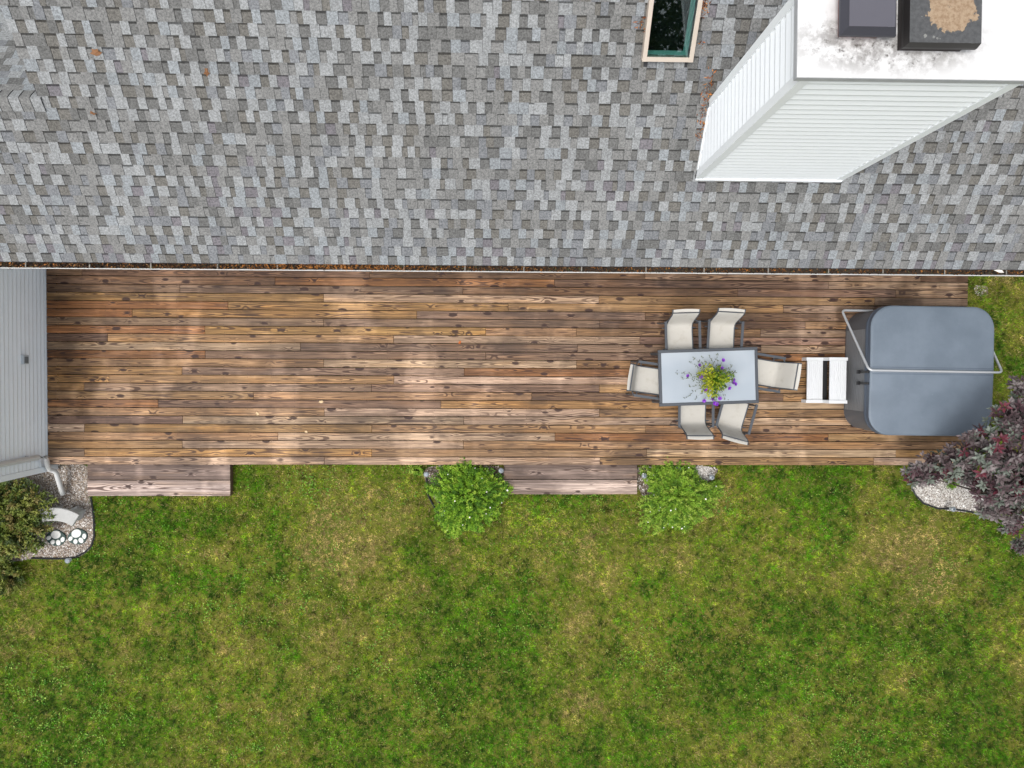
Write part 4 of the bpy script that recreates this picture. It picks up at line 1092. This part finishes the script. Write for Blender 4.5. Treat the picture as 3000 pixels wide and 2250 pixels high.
for (px, py, z, rad) in LOBES:
    c = np.array(at(px, py, z) - tb0)
    br = MB(); b0_ = np.array([.10, .05, .7]) if c[0] > -.1 else np.array([-.12, .05, .4])
    mid_ = (b0_ + c)/2 + np.array([0, 0, .12])
    br.tube([tuple(b0_), tuple(mid_), tuple(c)], [.02, .012, .006], 6)
    nR = int(20 + 270*rad**2)
    u = unit(r3.normal(size=(nR, 3))); u[:, 2] = np.where(r3.random(nR) < .8, np.abs(u[:, 2]), u[:, 2])
    ro = c + u*rad*(r3.random((nR, 1))**.4)*np.array([1, 1, .75])
    for i in range(nR):
        if i % 3 == 0: br.tube([tuple(c + (ro[i]-c)*.15), tuple(ro[i])], [.005, .0025], 4)
        k = r3.integers(7, 11); a = r3.random()*6.28 + np.arange(k)*2.399
        ax = unit((u[i] + [0, 0, .9] + r3.normal(size=3)*.25)[None])[0]
        e1_ = unit(np.cross(ax, [0.3, 1, .2])[None])[0]; e2_ = np.cross(ax, e1_)
        el = np.linspace(.15, .95, k)
        d = (np.cos(a)[:, None]*e1_ + np.sin(a)[:, None]*e2_)*np.cos(el)[:, None] + ax*np.sin(el)[:, None]
        P.append(np.repeat(ro[i][None], k, 0) - ax*np.linspace(.05, 0, k)[:, None] + d*.008); D.append(d); Nn.append(ax[None]*1.0 - d*.2 + r3.normal(size=(k, 3))*.15)
        tone = pal[r3.choice(7, p=[.22, .2, .16, .13, .12, .12, .05])]
        T.append(tone*r3.uniform(.75, 1.2, (k, 1))); Sz.append(np.linspace(.115, .07, k)*r3.uniform(.8, 1.2, k))
    br.build('branch', bpy.data.materials['dark_bark'], tree)
P = np.concatenate(P); D = np.concatenate(D); Nn = np.concatenate(Nn); T = np.concatenate(T); Sz = np.concatenate(Sz)
# the leaves that show largest are single parts, the rest one mass
pix = np.array([to_px(Vector(p) + tb0) for p in P]); vis = (pix[:, 0] < 2985) & (pix[:, 0] > 2600) & (pix[:, 1] > 1100) & (pix[:, 1] < 1660)
sc_ = np.where(vis, Sz*(2.0 + P[:, 2]), 0); big = np.argsort(-sc_)[:300]; rest = np.setdiff1d(np.arange(len(P)), big)
o = link('crown', leaf_mesh('crown', P[rest], D[rest], Nn[rest], Sz[rest], Sz[rest]*.46, T[rest], LEAF_DULL, .16), tree); tag(o, kind='stuff')
for i in big:
    j = np.array([i]); link('leaf', leaf_mesh('leaf', P[j], D[j], Nn[j], Sz[j], Sz[j]*.46, T[j], LEAF_DULL, .16), tree)

# ------------------------------------------------------------------ tall tree across the lawn, mirrored in the skylight
tt = empty('tall_tree', (6.6, -13.5, 0), label='tall leafy tree mirrored in the skylight pane', cat='tree')
m = MB().tube([(0, 0, 0), (.1, .05, 6), (-.1, .1, 13), (0, 0, 20)], [.34, .27, .17, .05], 10)
rt = np.random.default_rng(90)
for q in range(16):
    a = q*2.4; z0 = 10 + q*.65; L_ = 4.6*(1 - abs(q - 6)/14)
    m.tube([(0, .05, z0), (math.cos(a)*L_*.5, math.sin(a)*L_*.5, z0 + .8), (math.cos(a)*L_, math.sin(a)*L_, z0 + 1.3)], [.09, .06, .02], 6)
m.build('trunk', bpy.data.materials['dark_bark'], tt)
nl = 9000
cc_ = unit(rt.normal(size=(60, 3)))*rt.uniform(.35, 1, (60, 1))*[4.4, 4.4, 5.6] + [0, 0, 17.5]
P_ = cc_[rt.integers(0, 60, nl)] + rt.normal(size=(nl, 3))*.62
tg_ = np.array([lin(58, 78, 30)[:3], lin(74, 92, 38)[:3], lin(46, 64, 26)[:3]])
o = link('crown', leaf_mesh('crown', P_, rt.normal(size=(nl, 3)), rt.normal(size=(nl, 3)) + [0, 0, .6], rt.uniform(.18, .34, nl), rt.uniform(.12, .22, nl), tg_[rt.integers(0, 3, nl)], LEAF), tt); tag(o, kind='stuff')

# ------------------------------------------------------------------ garden things
# curved concrete bench
bc = at(165, 1508, .38); bench = empty('garden_bench', (bc.x, bc.y, 0), math.radians(-4), label='curved grey concrete garden bench on the gravel', cat='bench')
R0, R1 = .60, .83; a0, a1 = math.radians(62), math.radians(112); nb_ = 12
pts = [(R1*math.cos(a0 + (a1-a0)*i/nb_), R1*math.sin(a0 + (a1-a0)*i/nb_) - .71) for i in range(nb_+1)] + [(R0*math.cos(a1 - (a1-a0)*i/nb_), R0*math.sin(a1 - (a1-a0)*i/nb_) - .71) for i in range(nb_+1)]
MB().prism(pts, .33, .385, top_inset=.01).build('bench_top', CONCRETE, bench)
for a in (math.radians(72), math.radians(102)):
    x, y = .71*math.cos(a), .71*math.sin(a) - .71
    M4 = Matrix.Translation((x, y, 0)) @ Matrix.Rotation(a, 4, 'Z')
    MB().bevbox(-.09, .09, -.05, .05, 0, .329, .01, M4).build('bench_leg', CONCRETE, bench)
fb = at(224, 1492, 0); bl = MB().bevbox(-.06, .06, -.05, .05, 0, .07, .01, Matrix.Translation(fb) @ Matrix.Rotation(.4, 4, 'Z'))
tag(bl.build('concrete_block', CONCRETE), 'small grey concrete block at the bench end on gravel', 'block')
# paw-print stepping stones
PAWG = mat_plain('dark_green_paw_base', (44, 66, 62), .6, 0, .2, 20, 80); PAWW = mat_plain('white_paw_pad', (220, 220, 216), .6, 0, .08, 30, 90)
def blob(cx, cy, rx, ry, rot, n=18):
    return [(cx + rx*math.cos(t)*math.cos(rot) - ry*math.sin(t)*math.sin(rot), cy + rx*math.cos(t)*math.sin(rot) + ry*math.sin(t)*math.cos(rot)) for t in [2*math.pi*i/n for i in range(n)]]
def paw(px, py, rot, label):
    w = at(px, py, .03); t = empty('paw_stepping_stone', (w.x, w.y, .006), rot, label=label, cat='stepping stone', group='paw stepping stones')
    pads = [tuple(q*(1.22 if i < 4 else 1) for i, q in enumerate(pd)) for pd in [(0, .035, .072, .06, 0), (-.108, .0, .038, .028, .5), (-.06, -.068, .036, .030, 1.0), (.02, -.085, .034, .042, 0.1), (.088, -.048, .030, .040, -.5)]]
    hull = []
    for i in range(40):
        a = 2*math.pi*i/40; d = max((x*math.cos(a) + y*math.sin(a)) + math.hypot(rx*math.cos(a - q), ry*math.sin(a - q)) for x, y, rx, ry, q in pads) + .014
        hull.append((d*math.cos(a), d*math.sin(a)))
    hull = [((hull[i-1][0]+hull[i][0]+hull[(i+1) % 40][0])/3, (hull[i-1][1]+hull[i][1]+hull[(i+1) % 40][1])/3) for i in range(40)]
    MB().prism(hull, 0, .028, top_inset=.006).build('stone_base', PAWG, t)
    for x, y, rx, ry, q in pads: MB().prism(blob(x, y, rx, ry, q), .022, .036, top_inset=.006).build('pad', PAWW, t)
paw(165, 1573, .12, 'paw-print stepping stone nearer the olive shrub')
paw(227, 1569, .42, 'paw-print stepping stone nearer the lawn edging')
# solar path lights
LENS = mat_plain('light_lens', (188, 196, 200), .2, 0, .1); CAPM = mat_plain('grey_light_cap', (140, 146, 150), .4, .3, .1); CELL = mat_plain('solar_cell', (86, 96, 110), .25, .2, .1)
def path_light(loc):
    t = empty('path_light', loc)
    MB().tube([(0, 0, 0), (0, 0, .2)], .009, 6).build('stake', BLACK, t)
    MB().lathe([(.022, .17), (.034, .19), (.036, .255), (.03, .262)], 12).build('lens', LENS, t)
    o = MB().lathe([(.046, .256), (.050, .262), (.046, .272), (.028, .282), (.010, .285)], 16).build('light_cap', CAPM, t); smooth_angle(o, 40)
    MB().box(-.016, .016, -.016, .016, .284, .287).build('solar_panel', CELL, t)
    return t
PL = [(1249, 1390, 'grey path light at the left end of the round shrub bed'), (1468, 1379, 'grey path light between round shrub and deck step'), (1299, 1506, 'dark path light at the lower left of the round shrub'),
      (1436, 1502, 'path light half hidden at the lower right of the round shrub'), (1888, 1394, 'grey path light between deck step and looser shrub'), (2086, 1399, 'path light on the white gravel patch'),
      (2022, 1509, 'path light below the looser shrub'), (197, 1643, 'path light on the lawn edge of the paw stone bed'), (2794, 1492, 'path light on the edging under the purple tree'), (1988, 1352, 'path light behind the looser shrub at the deck edge')]
pl0 = None
for px, py, lab in PL:
    w = at(px, py, .27); w.z = 0
    if w.y > Y_DECK - .06: w.y = Y_DECK - .07
    if pl0 is None: t = pl0 = path_light(w)
    else: t = copy_tree(pl0); t.location = w
    tag(t, lab, 'path light', 'solar path lights')

# fallen leaves
def curled_leaf(seed):
    r = random.Random(seed); m = MB(); k = 11; vs = [(0, 0, .004)]
    for i in range(k): a = 2*math.pi*i/k; q = .05*(1 + .35*math.cos(5*a + 1)*r.uniform(.5, 1)); vs.append((q*math.cos(a)*1.3, q*math.sin(a)*.8, .012*math.sin(a*2 + seed) + .012))
    m.add(vs, [(0, i+1, (i+1) % k + 1) for i in range(k)]); return m
BRN = mat_plain('brown_leaf', (126, 88, 58), .7, 0, .3, 30, 90); TAN = mat_plain('tan_leaf', (204, 178, 140), .7, 0, .2, 30, 90); ORG = mat_plain('orange_leaf', (178, 96, 44), .7, 0, .2, 30, 90)
for i, (px, py, mt, sc, lab) in enumerate([(282, 153, BRN, .95, 'largest curled brown leaf on the upper left shingles'), (606, 211, BRN, .8, 'small brown leaf on the shingles, right of the other two'), (273, 332, BRN, .75, 'small round brown leaf on the shingles below the ridge end'), ]):
    x, s = on_roof(px, py, .02); o = curled_leaf(i).build('fallen_leaf', mt); o.location = roof(x, s, .014); o.rotation_euler = (SLOPE, 0, i*1.3); o.scale = (sc,)*3
    tag(o, lab, 'leaf', 'fallen leaves')
for i, (px, py, mt, sc, lab) in enumerate([(941, 1177, TAN, .6, 'pale tan leaf on the deck left of centre'), (754, 1212, TAN, .55, 'pale tan leaf on the deck nearest the step corner'), (1347, 1003, ORG, .5, 'orange leaf on the middle of the deck'), (897, 1265, TAN, .45, 'tiny tan leaf on the deck above the lawn')]):
    w = at(px, py, DECK + .004); o = curled_leaf(i + 9).build('fallen_leaf', mt); o.location = w; o.rotation_euler = (0, 0, i*2.1); o.scale = (sc,)*3
    tag(o, lab, 'leaf', 'fallen leaves')
w = at(2925, 793, gz - .02); o = curled_leaf(4).build('fallen_leaf', mat_plain('white_leaf', (226, 222, 214), .7)); o.location = (w.x, G_LIP + .075, gz - .005); o.rotation_euler = (.1, 0, -.25); o.scale = (1.1, .55, .8)
tag(o, 'pale leaf lying in the gutter above the hot tub', 'leaf', 'fallen leaves')
# pine needles drifted against chimney and skylight
def drift(label, spots):
    X = []; Sv = []
    for px, py, n, sp in spots:
        x, s = on_roof(px, py, .02); X.append(rng.normal(x, sp, n)); Sv.append(rng.normal(s, sp, n))
    X = np.concatenate(X); Sv = np.concatenate(Sv)
    ok = ~((X > CH_X0 - .025) & (X < CH_X1 + .02) & (Sv > (CH_Y0-EAVE_Y)/CS)) & ~((X > SK_X0) & (X < SK_X1) & (Sv > SK_S0)); X = X[ok]; Sv = Sv[ok]; n = len(X)
    P = np.array([roof(a, b, random.uniform(.015, .04)) for a, b in zip(X, Sv)])
    cl = np.array([lin(168, 96, 44)[:3], lin(120, 66, 36)[:3], lin(190, 128, 70)[:3], lin(86, 52, 36)[:3]])
    me = leaf_mesh('needle_drift', P, rng.normal(size=(n, 3))*[1, .8, .8], rng.normal(size=(n, 3))*.4 + [0, -SN, CS], rng.uniform(.03, .08, n), rng.uniform(.006, .014, n), cl[rng.choice(4, n)]*rng.uniform(.7, 1.2, (n, 1)), DRY)
    tag(link('needle_drift', me), label, 'leaf litter', kind='stuff')
bx = lambda s: CH_X0 - .04
spots = []
for q in range(7):
    yy = CH_Y1 - .1 - q*.0
base_pts = []
for q in range(9):
    t = q/8; s = (CH_Y0 - EAVE_Y)/CS + .55 + t*.75
    pxy = to_px(roof(CH_X0 - .06, s, .02)); spots.append((pxy[0], pxy[1], 15, .03))
for q in range(5):
    pxy = to_px(roof(CH_X0 + .05 + q*.04, (CH_Y1 - EAVE_Y)/CS + .08 + q*.03, .02)); spots.append((pxy[0], pxy[1], 40, .05))
drift('rusty brown needles drifted against the chimney', spots)
drift('rusty brown needles beside the skylight frame', [(2062, 30, 34, .03), (2066, 5, 34, .035), (1884, 62, 12, .025), (1874, 80, 12, .025), (2045, 125, 8, .03)])

# ------------------------------------------------------------------ lawn grass
GX0, GX1, GY0, GY1 = -10.2, 10.6, -8.0, 2.2
def lawn_mask(x, y):
    ok = ~((x > DECK_W - .2) & (x < DECK_E + .0) & (y > Y_DECK - .02))
    ok &= ~((x < WALL_X + .05) & (y > WING_S))
    for a, b, yb_ in (STEP1, STEP2): ok &= ~((x > a - .01) & (x < b + .01) & (y > yb_ - .005))
    for pl in (bed1, bed2, bedA, bedB, wr): ok &= ~inside(x, y, pl)
    ok &= ~((x > HOUSE_W) & (y > HOUSE_Y))
    return ok
SPOT = lambda px, py, r: (at(px, py, 0).x, at(px, py, 0).y, r)
dry_spots = [SPOT(1000, 1600, .75) + (.8,), SPOT(880, 1560, .5) + (.5,), SPOT(2680, 1660, .75) + (.9,), SPOT(2600, 1560, .6) + (.6,), SPOT(2750, 1720, .55) + (.8,), SPOT(1760, 1640, .6) + (.55,), SPOT(1680, 1580, .5) + (.5,), SPOT(60, 1880, .5) + (.8,),
             SPOT(2985, 1010, .3) + (.9,), SPOT(2440, 1700, .5) + (.4,), SPOT(500, 1690, .6) + (.4,), SPOT(640, 1600, .4) + (.4,), SPOT(2950, 1900, .5) + (.3,), SPOT(1650, 2080, .5) + (.3,)]
green_spots = [SPOT(260, 1640, .5) + (.9,), SPOT(120, 2080, .9) + (.7,), SPOT(1200, 1400, .5) + (.6,), SPOT(1780, 1480, .5) + (.6,), SPOT(2200, 1950, .9) + (.5,), SPOT(1900, 1780, .6) + (.4,), SPOT(2350, 1430, .6) + (.6,), SPOT(850, 1480, .5) + (.4,), SPOT(1350, 1900, .8) + (.4,), SPOT(2700, 2050, .9) + (.4,), SPOT(380, 1480, .4) + (.5,)]
def lawn_state(x, y):
    d = (vnoise(x, y, .5, 3, 2) - .5)*.7 + (vnoise(x, y, 1.7, 9, 3) - .5)*1.25 + (vnoise(x, y, 6.0, 19, 2) - .5)*.8 + .36 - .05*np.clip(-y - 4.0, -1.5, 3.2)
    for sx, sy, r, a in dry_spots: d += a*.7*np.exp(-((x-sx)**2 + (y-sy)**2)/r**2)
    for sx, sy, r, a in green_spots: d -= a*.5*np.exp(-((x-sx)**2 + (y-sy)**2)/r**2)
    return np.clip(d, 0, 1)
NT_ = 135000; PER = 8
tx = rng.uniform(GX0, GX1, NT_); ty = rng.uniform(GY0, GY1, NT_); tv = rng.normal(1.0, .36, NT_).clip(.45, 1.7); tr_r = rng.uniform(.008, .030, NT_)
x = np.repeat(tx, PER) + rng.normal(size=NT_*PER)*np.repeat(tr_r, PER); y = np.repeat(ty, PER) + rng.normal(size=NT_*PER)*np.repeat(tr_r, PER); tv = np.repeat(tv, PER)
k = lawn_mask(x, y); x = x[k]; y = y[k]; tv = tv[k]
dry = lawn_state(x, y); thin = vnoise(x, y, 5.0, 40, 2); k = rng.random(len(x)) < (1.0 - .35*dry)*(.75 + .5*thin); x = x[k]; y = y[k]; dry = dry[k]; tv = tv[k]; n = len(x)
clump = vnoise(x, y, 7.0, 60, 2); h = rng.uniform(.03, .07, n)*(.7 + .8*clump)*(1 - .25*dry)
az = rng.random(n)*6.28 + (vnoise(x, y, 3.0, 70, 1) - .5)*4; lean = rng.uniform(.5, 1.25, n)
D = np.stack([np.cos(az)*np.sin(lean), np.sin(az)*np.sin(lean), np.cos(lean)], 1); Sd = np.stack([-np.sin(az), np.cos(az), np.zeros(n)], 1); w = rng.uniform(.0035, .0065, n)[:, None]
B = np.stack([x, y, np.zeros(n)], 1)
V = np.stack([B - Sd*w, B + Sd*w, B + D*h[:, None]], 1).reshape(-1, 3)
cg = np.array([lin(c)[:3] for c in [(70, 120, 12), (104, 140, 20), (142, 148, 42), (184, 160, 104), (60, 88, 26)]])
lush = .5*vnoise(x, y, 1.3, 80, 3) + .5*vnoise(x, y, 6.5, 85, 2)
q = np.clip(dry + rng.normal(size=n)*.16, 0, 1)
i0 = np.clip(q*3, 0, 2.999); ii = i0.astype(int); ff = (i0 - ii)[:, None]
tn = cg[ii]*(1-ff) + cg[ii+1]*ff
tn *= (tv*rng.uniform(.75, 1.2, n)*np.clip(.22 + 1.32*lush, .3, 1.5))[:, None]
fine = .5*vnoise(x, y, 13.0, 120, 1) + .5*vnoise(x, y, 27.0, 130, 1)
tn *= np.clip(.93 + (fine - .5)*2.0, .3, 1.7)[:, None]
straw = rng.random(n) < .04 + .12*dry; tn[straw] = np.array(lin(178, 160, 110)[:3])*rng.uniform(.7, 1.1, (straw.sum(), 1))
tag(link('lawn_grass', np_mesh('lawn_grass', V, np.arange(n*3).reshape(-1, 3), GRASS, tn)), 'mown lawn of mottled green and straw-coloured grass', 'grass', kind='stuff')
# clover and broadleaf weeds
NCL = 260000
x = rng.uniform(GX0, GX1, NCL); y = rng.uniform(GY0, GY1, NCL); k = lawn_mask(x, y); x = x[k]; y = y[k]
cl_spots = [SPOT(80, 1980, .7), SPOT(300, 2150, .8), SPOT(1250, 2050, .6), SPOT(1900, 1950, .7), SPOT(2500, 2150, .7), SPOT(930, 1400, .35), SPOT(800, 1740, .9), SPOT(150, 2080, .9), SPOT(1180, 1390, .3), SPOT(1740, 1470, .5), SPOT(1560, 1540, .5), SPOT(2300, 1950, .8), SPOT(2480, 1450, .5), SPOT(1500, 1800, .8), SPOT(700, 2150, .8), SPOT(2750, 2000, .7), SPOT(1100, 1900, .6), SPOT(380, 1478, .25), SPOT(2100, 1480, .4)]
pr = np.clip((vnoise(x, y, .8, 90, 2) - .5)*2.2, 0, 1)*.6
for sx, sy, r in cl_spots: pr += .75*np.exp(-((x-sx)**2 + (y-sy)**2)/r**2)
pr *= np.clip((vnoise(x, y, 6.5, 95, 3) - .50)*4, 0, 1)
k = rng.random(len(x)) < pr; x = x[k]; y = y[k]; n = len(x)
P = np.stack([x, y, rng.uniform(.035, .075, n)], 1); D = rng.normal(size=(n, 3))*[1, 1, .15]; N = rng.normal(size=(n, 3))*.25 + [0, 0, 1]
cc = np.array([lin(c)[:3] for c in [(92, 150, 34), (116, 168, 48), (76, 132, 32), (150, 176, 74)]])
L = rng.uniform(.014, .030, n)
tag(link('clover', leaf_mesh('clover', P, D, N, L, L*.85, cc[rng.choice(4, n)]*rng.uniform(.75, 1.15, (n, 1)), LEAF, .1)), 'bright green clover patches scattered through the lawn', 'clover', kind='stuff')
